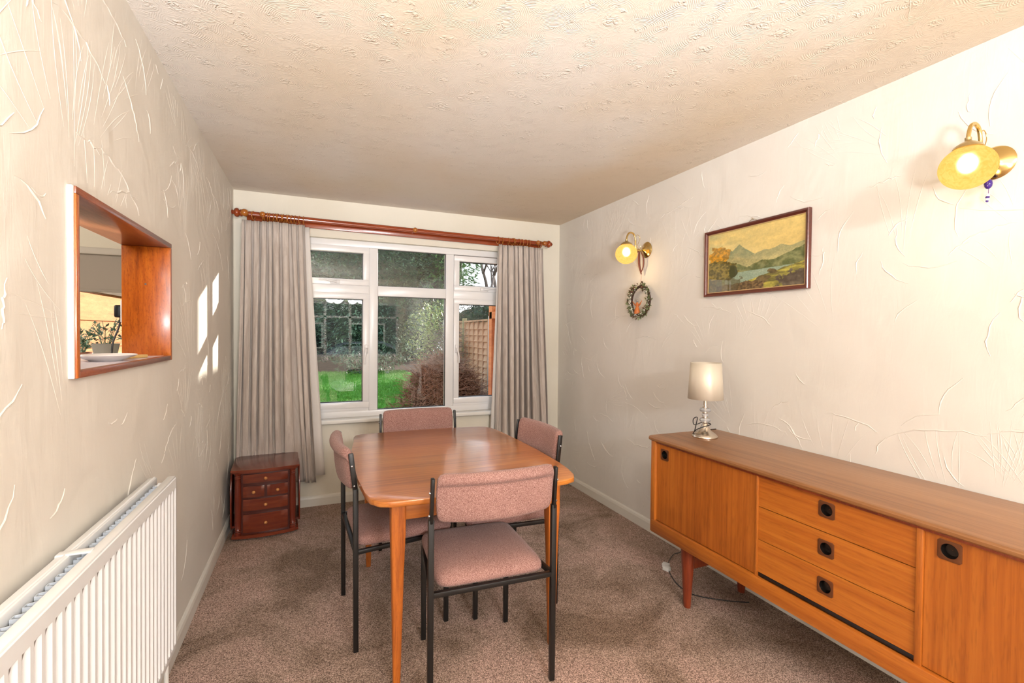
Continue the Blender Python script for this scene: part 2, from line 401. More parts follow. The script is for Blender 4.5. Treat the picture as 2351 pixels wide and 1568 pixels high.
mb.box(a, b, YR, HY0 + 0.004, 0, H); mb.box(a, b, HY1 - 0.004, YB, 0, H); mb.box(a, b, HY0 + 0.004, HY1 - 0.004, 0, HZ0 + 0.004); mb.box(a, b, HY0 + 0.004, HY1 - 0.004, HZ1 - 0.004, H)
relief(mb, lambda y, z: (XL, y, z), Vector((1, 0, 0)), 0.25, 3.95, 0.12, 2.36, 62, lambda y, z: not (HY0 - .03 < y < HY1 + .03 and HZ0 - .03 < z < HZ1 + .03), 11, .75)
struct(mb, 'wall_left', m_wall_l)
mb = MB(); mb.box(XR, XR + 0.2, YR - 0.2, 4.24, 0, H)
relief(mb, lambda y, z: (XR, y, z), Vector((-1, 0, 0)), 0.0, 3.9, 0.12, 2.36, 75, lambda y, z: True, 5, .85)
struct(mb, 'wall_right', m_wall_r)
WX0, WX1, WZ0, WZ1 = -0.20, 1.755, 0.671, 2.106     # window opening
KX0, KX1, KZ0, KZ1 = -2.35, -1.02, 1.175, 1.895        # kitchen window opening
mb = MB(); y0, y1 = YB, 4.24
mb.box(-3.4, KX0, y0, y1, 0, H); mb.box(KX0, KX1, y0, y1, 0, KZ0); mb.box(KX0, KX1, y0, y1, KZ1, H)
mb.box(KX1, WX0, y0, y1, 0, H); mb.box(WX0, WX1, y0, y1, 0, WZ0); mb.box(WX0, WX1, y0, y1, WZ1, H); mb.box(WX1, XR + 0.02, y0, y1, 0, H)
struct(mb, 'wall_back', m_wall_b)
RX0, RX1, RZ0, RZ1 = -0.35, 2.0, 0.75, 2.1
mb = MB(); y0, y1 = YR - 0.2, YR
mb.box(-3.4, RX0, y0, y1, 0, H); mb.box(RX0, RX1, y0, y1, 0, RZ0); mb.box(RX0, RX1, y0, y1, RZ1, H); mb.box(RX1, XR + 0.02, y0, y1, 0, H)
struct(mb, 'wall_front', m_wall_b)
mb = MB(); mb.box(-3.4, -3.2, YR, YB, 0, H); struct(mb, 'wall_kitchen', m_kitchen)
# skirting
def skirt(name, a, b, nrm):
    mb = MB(); prof = [(0, 0), (0.016, 0), (0.016, 0.058), (0.012, 0.072), (0.005, 0.08), (0, 0.08)]
    a = Vector(a); b = Vector(b); n_ = Vector(nrm)
    va = [mb.bm.verts.new(a + n_ * x + Vector((0, 0, z))) for x, z in prof]; vb = [mb.bm.verts.new(b + n_ * x + Vector((0, 0, z))) for x, z in prof]
    mb.bm.faces.new(va[::-1]); mb.bm.faces.new(vb)
    for i in range(len(prof)):
        j = (i + 1) % len(prof); mb.bm.faces.new([va[i], va[j], vb[j], vb[i]])
    struct(mb, name, m_skirt)
skirt('baseboard_left', (XL, YR, 0), (XL, YB, 0), (1, 0, 0)); skirt('baseboard_back', (XL + .016, YB, 0), (XR - .016, YB, 0), (0, -1, 0)); skirt('baseboard_right', (XR, YB, 0), (XR, YR, 0), (-1, 0, 0))

# ------------------------------------------------------------------ main window
def pane(mb, x0, x1, z0, z1, y): mb.bm.faces.new([mb.bm.verts.new(v) for v in ((x0, y, z0), (x1, y, z0), (x1, y, z1), (x0, y, z1))])
win = thing('window_1', (0, 0, 0), None, None); win['kind'] = 'structure'
FY = 4.032
mb = MB(); bv = 0.004
mb.box(WX0, WX1, FY, FY + .07, 2.054, WZ1, bv); mb.box(WX0, WX1, FY, FY + .07, WZ0, 0.721, bv)
mb.box(WX0, WX0 + .06, FY, FY + .07, .721, 2.054, bv); mb.box(WX1 - .06, WX1, FY, FY + .07, .721, 2.054, bv)
for x in (0.42, 1.066): mb.box(x, x + .069, FY, FY + .07, .721, 2.054, bv)
for x0, x1 in ((WX0 + .06, .42), (1.135, WX1 - .06)): mb.box(x0, x1, FY, FY + .07, .719, .752, bv)
for x0, x1, in ((WX0 + .06, .42), (.489, 1.066), (1.135, WX1 - .06)): mb.box(x0, x1, FY, FY + .07, 1.665, 1.748, bv)
mb.build('frame', m_upvc, win, 30)
def sash(x0, x1, z0, z1):
    mb = MB(); w_ = 0.049; y0, y1 = FY - .014, FY + .05
    mb.box(x0, x1, y0, y1, z0, z0 + w_, .005); mb.box(x0, x1, y0, y1, z1 - w_, z1, .005)
    mb.box(x0, x0 + w_, y0, y1, z0 + w_ - .004, z1 - w_ + .004, .005); mb.box(x1 - w_, x1, y0, y1, z0 + w_ - .004, z1 - w_ + .004, .005)
    o = mb.build('sash', m_upvc, win, 30)
    mb = MB(); pane(mb, x0 + w_, x1 - w_, z0 + w_, z1 - w_, FY + .03); mb.build('pane', m_glass, o)
    mb = MB(); g = .006
    for a in ((x0 + w_ - .001, x0 + w_ + g, z0 + w_, z1 - w_), (x1 - w_ - g, x1 - w_ + .001, z0 + w_, z1 - w_), (x0 + w_, x1 - w_, z0 + w_ - .001, z0 + w_ + g), (x0 + w_, x1 - w_, z1 - w_ - g, z1 - w_ + .001)):
        mb.box(a[0], a[1], FY + .020, FY + .036, a[2], a[3])
    mb.build('gasket', m_blackpl, o)
    return o
sl = WX0 + .045
s1 = sash(sl, .42, 1.743, 2.056); s2 = sash(sl, .42, .746, 1.681); s3 = sash(1.135, WX1 - .045, 1.735, 2.046); s4 = sash(1.135, WX1 - .045, .744, 1.668)
for z0, z1 in ((.721, 1.665), (1.748, 2.054)):
    mb = MB(); pane(mb, .489, 1.066, z0, z1, FY + .03); mb.build('pane', m_glass, win)
    mb = MB()
    for a in ((.488, .494, z0, z1), (1.061, 1.067, z0, z1), (.489, 1.066, z0 - .001, z0 + .005), (.489, 1.066, z1 - .005, z1 + .001)): mb.box(a[0], a[1], FY + .02, FY + .036, a[2], a[3])
    mb.build('gasket', m_blackpl, win)
def handle(parent, c, ang, flip=1):
    """cockspur handle: a plate with a swept lever"""
    mb = MB(); M_ = Matrix.Translation(Vector(c)) @ Matrix.Rotation(ang, 4, 'Y')
    mb.box(-.014, .014, -.016, 0, -.045, .028, .005, 2, M_)
    pts = spline([(0, -.018, 0), (.004 * flip, -.036, -.03), (.012 * flip, -.042, -.075), (.012 * flip, -.042, -.13)], 6)
    mb.tube([M_ @ p for p in pts], [.014 - .006 * min(1, i / 12) for i in range(len(pts))], 8, flat=.7)
    o = mb.build('handle', m_upvc, parent, 50)
    mb = MB(); mb.sphere(M_ @ Vector((0, -.030, -.004)), .0035, 8); mb.build('lock', m_blackpl, o, 180)
handle(s2, (.396, FY - .014, 1.235), 0, -1); handle(s4, (1.160, FY - .014, 1.235), 0, 1)
handle(s1, (.165, FY - .014, 1.765), R(90), -1); handle(s3, (1.405, FY - .014, 1.757), R(-90), 1)
mb = MB(); mb.box(WX0 - .01, WX1 + .01, 3.93, FY + .002, .640, .672, .008, 3); struct(mb, 'window_sill', m_white, 40, win)

# rear bay window of the room, behind the camera (it shows mirrored in the panes)
win2 = thing('window_2', (0, 0, 0), None, None); win2['kind'] = 'structure'
mb = MB(); y0, y1 = YR - .12, YR - .06
mb.box(RX0, RX1, y0, y1, RZ0, RZ0 + .06, .004); mb.box(RX0, RX1, y0, y1, RZ1 - .06, RZ1, .004); mb.box(RX0, RX1, y0, y1, 1.70, 1.75, .004)
for i in range(5):
    x = RX0 + (RX1 - RX0 - .06) * i / 4; mb.box(x, x + .06, y0, y1, RZ0 + .06, RZ1 - .06, .004)
mb.build('frame', m_upvc, win2, 30)
mb = MB(); pane(mb, RX0, RX1, RZ0, RZ1, YR - .09); mb.build('pane', m_glass, win2)

# ------------------------------------------------------------------ serving hatch
FX = XL + .015; BX = XL - T - .002; th = .018
ha = thing('serving_hatch', (FX, (HY0 + HY1) / 2, HZ0), 'orange-brown wood lined serving hatch opening through the left wall to the kitchen', 'hatch')
def hb(name, x0, x1, y0, y1, z0, z1, mat, lab=None, bev=.002):
    mb = MB(); mb.box(x0 - FX, x1 - FX, y0 - ha.location.y, y1 - ha.location.y, z0 - HZ0, z1 - HZ0, bev); o = mb.build(name, mat, ha, 30)
    if lab: o['label'] = lab
    return o
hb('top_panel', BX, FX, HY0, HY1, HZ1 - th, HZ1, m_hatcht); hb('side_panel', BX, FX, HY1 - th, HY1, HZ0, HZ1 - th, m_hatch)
hb('side_panel', BX, FX, HY0, HY0 + th, HZ0, HZ1 - th, m_hatch); hb('lip', FX - .022, FX, HY0 + th, HY1 - th, HZ0, HZ0 + th, m_hatcht)
hb('sill_board', BX, FX - .022, HY0 + th, HY1 - th, HZ0, HZ0 + th, plain('pale_laminate', (214, 206, 212), .35), 'pale laminate sill board')
hb('painted_edge', XL - .002, FX - .004, HY0 - .008, HY0 + .001, HZ0, HZ1, m_white, 'white painted outer edge')
hb('screw', FX - .085, FX - .079, HY1 - th - .002, HY1 - th + .001, 1.545, 1.551, m_steel, None, 0)

# ------------------------------------------------------------------ kitchen beyond the hatch
worktop_z = 1.20
kc = thing('window_3', (0, 0, 0), None, None); kc['kind'] = 'structure'
mb = MB(); y0, y1 = 4.05, 4.11
mb.box(KX0, KX1, y0, y1, KZ0, KZ0 + .03, .004); mb.box(KX0, KX1, y0, y1, KZ1 - .05, KZ1, .004); mb.box(KX0, KX0 + .05, y0, y1, KZ0, KZ1, .004); mb.box(KX1 - .05, KX1, y0, y1, KZ0, KZ1, .004)
mb.build('frame', m_upvc, kc, 30)
mb = MB(); pane(mb, KX0 + .05, KX1 - .05, KZ0 + .03, KZ1 - .05, 4.08); mb.build('pane', m_glass, kc)
mb = MB(); mb.box(KX0 - .02, KX1 + .02, 3.80, 4.05, KZ0 - .03, KZ0 + .003, .006); mb.build('sill', m_white, kc, 30)
bl = thing('roller_blind', (-1.68, 3.94, 1.86), 'beige roller blind with pale top rail, seen through the serving hatch', 'blind')
mb = MB(); mb.box(-.72, .72, -.003, .003, -.235, .01); mb.box(-.72, .72, -.008, .008, -.245, -.228, .004); mb.build('blind_fabric', plain('blind_fabric', (170, 160, 148), .85), bl)
mb = MB(); mb.box(-.74, .74, -.03, .02, .0, .045, .008); mb.build('head_rail', plain('blind_rail', (206, 198, 186), .6), bl, 40)
kl = thing('kitchen_fill_light', (-2.1, 1.9, H), 'round white fill light added out of view in the kitchen beyond the serving hatch', 'ceiling light')  # unseen lamp added to brighten the dark kitchen behind the hatch
mb = MB(); mb.lathe([(.16, 0), (.17, -.03), (.12, -.07), (.001, -.085)], 32, caps=False); mb.build('glow_dome', emis('kitchen_fill_glow', (1, .95, .88, 1), 3), kl, 60)
ld = bpy.data.lights.new('kitchen_fill_lamp', 'POINT'); lo = bpy.data.objects.new('kitchen_fill_lamp', ld); C.objects.link(lo); ld.energy = 55; ld.color = (1, .95, .88); ld.shadow_soft_size = .12; lo.location = (-2.1, 1.9, H - .22)  # added fill, lights the blind and pots

# plate, board, pots
mb = MB(); mb.lathe([(.001, .0), (.042, .0), (.045, .003), (.078, .016), (.082, .019), (.081, .021), (.076, .018), (.045, .007), (.001, .006)], 40, caps=False)
o = mb.build('plate', plain('white_glaze', (240, 232, 226), .15), None, 60); o.location = (-.625, 1.93, HZ0 + th); tag(o, 'small white plate standing on the sill of the serving hatch', 'plate')
o = MB().box(-.07, .03, -.012, .012, 0, .012, .003).build('wooden_strip', wood('pale_beech', (232, 196, 132), (220, 180, 112), (200, 156, 90), 0, 10, .5, 0, .05, .1), None, 30)
o.rotation_euler = (0, 0, R(68)); o.location = (-.585, 2.10, HZ0 + th); tag(o, 'pale wooden strip lying on the hatch sill beside the plate', 'wooden strip')
def pot_plant(x, y, z, r, h, potm, label, seed, nl=90):
    t = thing('potted_plant', (x, y, z), label, 'potted plant'); rnd = random.Random(seed)
    mb = MB(); mb.lathe([(r * .72, 0), (r * .95, h * .93), (r, h), (r * .93, h), (r * .9, h * .9), (.001, h * .88)], 28, caps=False); mb.build('pot', potm, t, 50)
    mb = MB(); pts = []
    for i in range(16):
        a = rnd.uniform(0, 2 * pi); l = rnd.uniform(.5, 1.0)
        end = Vector((cos(a) * r * 1.5 * l, sin(a) * r * 1.2 * l, h + rnd.uniform(.03, .17))); st = Vector((cos(a) * r * .2, sin(a) * r * .2, h * .8))
        mb.tube([st, (st + end) / 2 + Vector((0, 0, .02)), end], .0018, 4)
        for k in range(nl // 12):
            p = st.lerp(end, rnd.uniform(.4, 1.05)); d = Vector((rnd.uniform(-1, 1), rnd.uniform(-1, 1), rnd.uniform(-.3, .8)))
            mb.leaf(p, d, Vector((rnd.uniform(-.5, .5), rnd.uniform(-.5, .5), 1)), rnd.uniform(.03, .055), .018)
    mb.build('foliage', plain('sage_leaf', (112, 138, 112), .6), t)
pot_plant(-1.257, 3.88, KZ0 + .003, .076, .097, plain('grey_stoneware', (176, 172, 162), .6), 'grey-white pot with leafy plant on the kitchen window sill behind the plate', 3, 60)
pot_plant(-1.125, 3.95, KZ0 + .003, .065, .085, plain('pale_blue_glaze', (176, 196, 204), .4), 'pale blue pot with sage-green plant right of the grey-white pot', 4, 110)
pot_plant(-1.40, 3.95, KZ0 + .003, .05, .04, plain('terracotta', (150, 96, 72), .7), 'low brown pot with spreading green plant left of the grey pot on the kitchen sill', 8, 130)
KX = XL - T
so = thing('wall_socket', (KX, 2.36, 1.44), 'white wall socket seen edge-on just behind the far side of the serving hatch', 'socket')
mb = MB(); mb.box(-.020, 0, -.043, .043, -.045, .045, .004); mb.build('face_plate', m_whitepl, so, 30)
ct = thing('kitchen_worktop', (KX, 1.9, 1.23), 'narrow white worktop ledge just behind the serving hatch', 'worktop')
mb = MB(); mb.box(-.115, -.002, -.55, .60, 0, .032, .004); mb.build('worktop_slab', plain('white_worktop', (226, 222, 226), .3), ct, 30)
for yy in (-.45, .5): MB().box(-.10, -.002, yy, yy + .02, -.12, 0, .002).build('bracket', m_white, ct, 30)
pl = thing('power_plug', (KX - .020, 2.35, 1.44), 'black plug with black cable in the white socket seen through the hatch', 'plug')
mb = MB(); mb.box(-.024, 0, -.024, .024, -.024, .026, .007, 3); mb.build('plug_body', m_blackpl, pl, 50)
mb = MB(); mb.tube(spline([(-.008, 0, -.022), (-.012, -.004, -.06), (-.026, -.02, -.12), (-.028, -.03, -.165), (-.022, -.06, -.174), (-.03, -.2, -.174)], 6), .0036, 8); mb.build('cable', m_blackpl, pl, 180)

# ------------------------------------------------------------------ radiator
ra = thing('radiator', (-.475, 1.95, .25), 'white ribbed double panel radiator on the left wall below the serving hatch', 'radiator')
ra.rotation_euler = (R(-.7), 0, 0)
LEN = 1.46; zt = .612; zb = 0.0
def rad_panel(x, sgn):
    """pressed steel panel with vertical flutes; x is its outer face, sgn the way it faces"""
    mb = MB(); pitch_ = .0365; n = int(LEN / pitch_); prof = []
    for i in range(n):
        y = -LEN + i * pitch_
        for f, d in ((0, 0), (.14, 0), (.34, -.011), (.62, -.011), (.82, 0)): prof.append((y + f * pitch_, d))
    prof.append((0, 0))
    zs = [(zb, -.006), (zb + .012, 0), (zb + .03, 0), (zb + .045, 1), (zt - .050, 1), (zt - .040, 0), (zt - .008, 0), (zt, -.006)]
    rows = []
    for z, k in zs:
        rows.append([mb.bm.verts.new((x + sgn * (d * (k if k == 1 else 0) + (k if k < 0 else 0)), y, z)) for y, d in prof])
    for a, b in zip(rows, rows[1:]):
        for i in range(len(prof) - 1): mb.bm.faces.new([a[i], a[i + 1], b[i + 1], b[i]])
    mb.bm.verts.ensure_lookup_table()
    o = mb.build('panel', m_rad, ra, 35)
    md = o.modifiers.new('thick', 'SOLIDIFY'); md.thickness = .006; md.offset = -1 if sgn > 0 else 1
    return o
rad_panel(.035, 1); rad_panel(-.030, -1)
mb = MB(); mb.box(.010, .033, -LEN, 0, zt - .012, zt, .004); mb.build('top_rail', m_rad, ra, 40)
mb = MB(); mb.box(-.045, -.020, -LEN, 0, zt - .03, zt, .004); mb.build('top_rail', m_rad, ra, 40)
mb = MB(); k = 0; y = -LEN + .02; pts = []
while y < -.05:
    pts += [(.018, y), (.018, y + .012), (-.016, y + .020), (-.016, y + .032)]; y += .040
for z0, z1 in ((.05, zt - .016),):
    A = [mb.bm.verts.new((x, y, z0)) for x, y in pts]; B = [mb.bm.verts.new((x, y, z1)) for x, y in pts]
    for i in range(len(pts) - 1): mb.bm.faces.new([A[i], A[i + 1], B[i + 1], B[i]])
o = mb.build('convector_fins', m_radin, ra); md = o.modifiers.new('t', 'SOLIDIFY'); md.thickness = .002
mb = MB(); mb.tube([(-.034, -.022, zt - .035), (.03, -.022, zt - .035)], .013, 16); mb.tube([(-.012, -.022, zt - .035), (.012, -.022, zt - .035)], .02, 16); mb.build('air_vent', m_rad, ra, 50)
for y in (-.62, -1.25):
    mb = MB(); mb.box(-.046, .016, y - .012, y + .012, zt - .001, zt + .003, .001); mb.box(-.046, -.043, y - .012, y + .012, zt - .05, zt, .0); mb.build('retaining_clip', m_rad, ra, 30)
mb = MB(); mb.tube([(.0, -.02, .03), (.0, .022, .03)], .011, 12); mb.tube([(0, .022, .05), (0, .022, -.06), (0, .022, -.235)], .0075, 12); mb.build('pipe', m_white, ra, 60)

# ------------------------------------------------------------------ curtain pole
po = thing('curtain_pole', (.745, 3.905, 2.205), 'varnished brown wooden curtain pole with turned finials above the window', 'curtain pole')
po.rotation_euler = (0, R(.55), 0)
RY = Matrix.Rotation(R(90), 4, 'Y')
mb = MB(); mb.lathe([(.017, -1.235), (.017, 1.235)], 32, RY, flute=(.06, 12)); mb.build('rod', m_pole, po, 50)
mb = MB(); mb.box(-1.20, 1.20, .055, .083, -.048, .012, .005); mb.build('back_board', m_pole, po, 30)
for sg in (-1, 1):
    mb = MB(); mb.lathe([(.018, 1.215), (.026, 1.222), (.026, 1.232), (.019, 1.237), (.030, 1.245), (.034, 1.256), (.028, 1.268), (.014, 1.274), (.014, 1.279), (.019, 1.283), (.011, 1.291), (.004, 1.297)], 24, RY if sg > 0 else Matrix.Rotation(R(-90), 4, 'Y')); mb.build('finial', m_pole, po, 50)
for x, r in ((-1.205, .027), (-1.09, .021), (0.02, .021), (1.14, .021), (1.205, .022)):
    mb = MB(); MY = Matrix.Translation((x, 0, 0)) @ Matrix.Rotation(R(90), 4, 'X')
    mb.sphere((x, -.020, .0), r, 18); mb.lathe([(.012, -.08), (.012, 0.0)], 14, MY); mb.build('bracket', m_knob, po, 60)

# ------------------------------------------------------------------ curtains
def curtain(name, label, x0t, x1t, x0b, x1b, ztop, zbot, seed, rings, folds, lin, yb=3.876):
    t = thing(name, ((x0t + x1t) / 2, yb, zbot), label, 'curtain', 'curtains')
    rnd = random.Random(seed); cx = (x0t + x1t) / 2
    NU, NV = folds * 22, 60
    # fold phase with uneven widths
    wd = [rnd.uniform(.42, 1.7) for _ in range(folds)]; tot = sum(wd); cum = [0]
    for a in wd: cum.append(cum[-1] + a / tot)
    amp = [rnd.uniform(.6, 1.25) for _ in range(folds + 1)]; drift = [rnd.uniform(-.5, .5) for _ in range(folds + 2)]
    ph2 = rnd.uniform(0, 6)
    def surf(u, v, back=0.0):
        # v 0 top .. 1 bottom
        k = 0
        while k < folds - 1 and cum[k + 1] < u: k += 1
        f = (u - cum[k]) / (cum[k + 1] - cum[k])
        e = v ** .8
        sh = (drift[k] * (1 - f) + drift[k + 1] * f) * e / folds * .9
        A = (.020 + .026 * min(1, v * 2.2)) * (amp[k] * (1 - f) + amp[k + 1] * f)
        s_ = sin(2 * pi * f); fold = s_ * (1 - .25 * abs(s_)) + .38 * sin(4 * pi * f + ph2 + 2.2 * v + 5 * u) * (.6 + .4 * sin(3.1 * v + 11 * u)) * (1 if v > .1 else .4)
        pin = 1 - min(1, v / .10)
        fold += .35 * pin * sin(6 * pi * f)
        bunch = .08 * (1 - v) * cos(2 * pi * f)
        uu = u + sh - bunch * (cum[k + 1] - cum[k]) * .9 - .135 * sin(4 * pi * f) * (cum[k + 1] - cum[k]) * (1 - .5 * pin)
        xa = x0t + (x0b - x0t) * v ** 1.25; xb = x1t + (x1b - x1t) * v ** 1.25
        x = xa + (xb - xa) * min(1, max(0, uu)); z = ztop + (zbot - ztop) * v
        z += (.012 * sin(u * 9 + seed) + .012 * s_) * v ** 3
        y = yb - A * fold - .018 * v + back + .012 * sin(3 * v + 9 * u)
        if x0t < 0: tt = max(0, min(1, (.66 - z) / .2)); y = y * (1 - tt) + max(y, 3.866 + .008 * s_) * tt
        if v > .7: y -= 0 if x0t < 0 else .012 * (v - .7) * 3 * sin(13 * u + 5 * v)
        return Vector((x - cx, y - yb, z - zbot))
    def sheet(u0, u1, v0, v1, nu, nv, back, name, mat, th_, par):
        me = bpy.data.meshes.new(name); vs = []; fs = []
        for j in range(nv + 1):
            for i in range(nu + 1): vs.append(surf(u0 + (u1 - u0) * i / nu, v0 + (v1 - v0) * j / nv, back))
        for j in range(nv):
            for i in range(nu): a = j * (nu + 1) + i; fs.append((a, a + 1, a + nu + 2, a + nu + 1))
        me.from_pydata([tuple(v) for v in vs], [], fs); uv = me.uv_layers.new(name='UVMap')
        for p in me.polygons:
            for li, vi in zip(p.loop_indices, p.vertices):
                i = vi % (nu + 1); j = vi // (nu + 1); uv.data[li].uv = ((u0 + (u1 - u0) * i / nu) * folds * .16, (v0 + (v1 - v0) * j / nv) * 2.0)
            p.use_smooth = True
        me.materials.append(mat); o = bpy.data.objects.new(name, me); C.objects.link(o); o.parent = par
        md = o.modifiers.new('t', 'SOLIDIFY'); md.thickness = th_; md.offset = 0
        return o
    sheet(0, 1, 0, 1, NU, NV, 0, 'curtain_fabric', m_curt, .003, t)
    # lining: a plain white sheet hanging just behind, showing past one edge
    me = MB(); nz = 24
    rows = []
    for j in range(nz + 1):
        v = j / nz; z = ztop - .01 + (zbot + .035 - ztop) * v
        xa, xb = [(lin[0] if lin[0] is not None else (x0t + (x0b - x0t) * v)), 0]
        if lin[2] > 0: xs = [x1t - .10 + (x1b - x1t) * v ** 1.25, x1t + lin[0] + (x1b - x1t + lin[1]) * v ** 1.1]
        else: xs = [x0t + .10 + (x0b - x0t) * v ** 1.25, x0t - lin[0] + (x0b - x0t - lin[1]) * v ** 1.1]
        rows.append([me.bm.verts.new((xs[0] + (xs[1] - xs[0]) * k / 6 - cx, .028 + .006 * sin(k * 1.9 + 2 * v), z - zbot)) for k in range(7)])
    for a, b in zip(rows, rows[1:]):
        for k in range(6): me.bm.faces.new([a[k], a[k + 1], b[k + 1], b[k]])
    o = me.build('lining', m_lining, t, 180); o['label'] = 'white lining'; md = o.modifiers.new('t', 'SOLIDIFY'); md.thickness = .002
    for i, rx in enumerate(rings):
        mb = MB(); zz = 2.205 - (rx - .745) * sin(R(.55)); ang = rnd.uniform(-.35, .35)
        ring = [Vector((sin(ang) * .029 * cos(a) , .029 * cos(a) * cos(ang), .029 * sin(a) - .0105)) for a in [2 * pi * k / 20 for k in range(20)]]
        off = Vector((rx - cx, 3.905 - yb, zz - zbot))
        mb.tube([p + off for p in ring], .0038, 6, closed=True)
        mb.tube([off + Vector((0, 0, -.038)), off + Vector((0, 0, -.050))], .0025, 6)
        mb.build('curtain_ring', m_knob, t, 180)
    return t
lr = [-.405, -.345, -.335, -.315, -.300, -.278, -.262, -.243, -.225, -.208, -.190, -.172, -.150, -.128, -.100, -.072]
curtain('curtain', 'long beige moire curtain on the left of the window hanging down behind the small chest', -.475, -.06, -.530, .035, 2.163, .235, 21, lr, 9, (.028, .02, 1))
rr_ = [1.50, 1.545, 1.60, 1.64, 1.655, 1.70, 1.73, 1.765, 1.80, 1.915]
curtain('curtain', 'long beige moire curtain on the right of the window behind the far chairs', 1.497, 1.935, 1.470, 2.02, 2.145, .235, 33, rr_, 9, (.0, .035, -1))

# ------------------------------------------------------------------ small chest of drawers
CW, CY = .405, 3.66
ch = thing('chest_of_drawers', (-.300, CY, 0), 'small reddish-brown bow-fronted chest of five drawers in the left corner', 'chest of drawers', None, R(3.0))
def bow(w_, d, b, n=14, chf=.03):
    """outline with bowed front (y negative)"""
    o = [(w_ / 2, d - chf), (w_ / 2 - chf, d), (-w_ / 2 + chf, d), (-w_ / 2, d - chf)]
    o += [(-w_ / 2 + w_ * i / n, -b * sin(pi * i / n)) for i in range(n + 1)]
    return o[::-1]
def boff(w_, b, x): return -b * sin(pi * (x + w_ / 2) / w_)
f0y = -.168
mb = MB(); MT = Matrix.Translation((0, f0y, 0)); mb.prism(bow(CW, .385, .028), .449, .464, MT, .004); mb.prism(bow(CW - .02, .37, .024), .438, .450, MT @ Matrix.Translation((0, .008, 0)), .003); mb.build('top', m_maho, ch, 40)
mb = MB(); mb.prism(bow(.36, .34, .020), .034, .440, MT @ Matrix.Translation((0, .022, 0))); mb.build('carcass', plain('dark_mahogany', (74, 26, 14), .4), ch, 30)
mb = MB(); mb.prism(bow(.395, .37, .028), .014, .034, MT @ Matrix.Translation((0, .004, 0)), .005); mb.build('plinth', m_maho, ch, 40)
for sg in (-1, 1):
    mb = MB(); Mc = Matrix.Translation((sg * .162, f0y + .016, 0))
    mb.lathe([(.020, .034), (.020, .05), (.016, .054), (.020, .060), (.016, .066), (.020, .072), (.017, .08), (.019, .12), (.021, .24), (.019, .37), (.017, .40), (.020, .406), (.016, .412), (.020, .418), (.016, .424), (.021, .43), (.021, .440)], 20, Mc); mb.build('column', m_mahov, ch, 40)
    mb = MB(); x = sg * .204
    o_ = [(f0y + .07, .06), (f0y + .045, .10), (f0y + .035, .33), (f0y + .075, .40), (f0y + .11, .437), (f0y + .27, .437), (f0y + .31, .40), (f0y + .34, .33), (f0y + .33, .06)]
    Ms = Matrix(((0, 0, 1, x), (1, 0, 0, 0), (0, 1, 0, 0), (0, 0, 0, 1)))
    mb.prism([(a, b) for a, b in o_], -.005, .005, Ms, .002)
    mb.box(min(sg * .178, x), max(sg * .178, x), f0y + .08, f0y + .32, .06, .075)
    mb.build('side_rack', m_mahov, ch, 30)
def cdrawer(x0, x1, z0, z1):
    n = 10; mb = MB(); pts = []
    yy = lambda x: f0y + .022 + boff(.36, .020, x)
    xs = [x0 + (x1 - x0) * i / n for i in range(n + 1)]
    outl = [(x, yy(x) - .012) for x in xs] + [(x, yy(x) + .004) for x in xs[::-1]]
    mb.prism(outl, z0, z1, None, .004)
    o = mb.build('drawer', m_maho, ch, 35); cx = (x0 + x1) / 2; cz = (z0 + z1) / 2
    mb = MB(); Mk = Matrix.Translation((cx, yy(cx) - .011, cz)) @ Matrix.Rotation(R(90), 4, 'X')
    mb.lathe([(.006, 0), (.004, .006), (.009, .011), (.0105, .016), (.008, .021), (.001, .0225)], 18, Mk); k_ = mb.build('knob', plain('gilt_wood', (196, 132, 74), .3), o, 60)
cdrawer(-.132, .132, .372, .428); cdrawer(-.132, -.008, .278, .350); cdrawer(.008, .132, .278, .350); cdrawer(-.132, .132, .190, .264); cdrawer(-.132, .132, .046, .166)
for x, y in ((-.15, f0y + .04), (.15, f0y + .04), (-.15, f0y + .32), (.15, f0y + .32)):
    mb = MB(); mb.lathe([(.016, 0), (.018, .004), (.014, .015)], 14, Matrix.Translation((x, y, 0))); mb.build('foot', m_blackpl, ch, 50)

# ------------------------------------------------------------------ dining table
dt = thing('dining_table', (.635, 2.345, 0), 'orange-brown wooden dining table with rounded corners in the middle of the room', 'table')
P = [(.213, 2.82), (.217, 2.903), (.232, 2.945), (.262, 2.962), (.374, 2.968), (.611, 2.974), (.862, 2.962), (1.00, 2.945), (1.045, 2.925), (1.068, 2.88), (1.078, 2.80), (1.092, 2.52), (1.097, 2.25), (1.088, 2.0), (1.075, 1.88), (1.060, 1.80), (1.035, 1.757), (.990, 1.738), (.85, 1.728), (.635, 1.725), (.42, 1.728), (.262, 1.738), (.222, 1.755), (.192, 1.80), (.182, 1.88), (.172, 2.05), (.170, 2.345), (.185, 2.6)]
mb = MB(); mb.prism([(x - .635, y - 2.345) for x, y in P][::-1], .728, .750, None, .005); mb.build('tabletop', m_table, dt, 40)
lg = [(.297, 1.815, -.004, -.01), (.962, 1.822, .004, .0), (.297, 2.84, .0, .0), (.962, 2.86, .0, .0)]
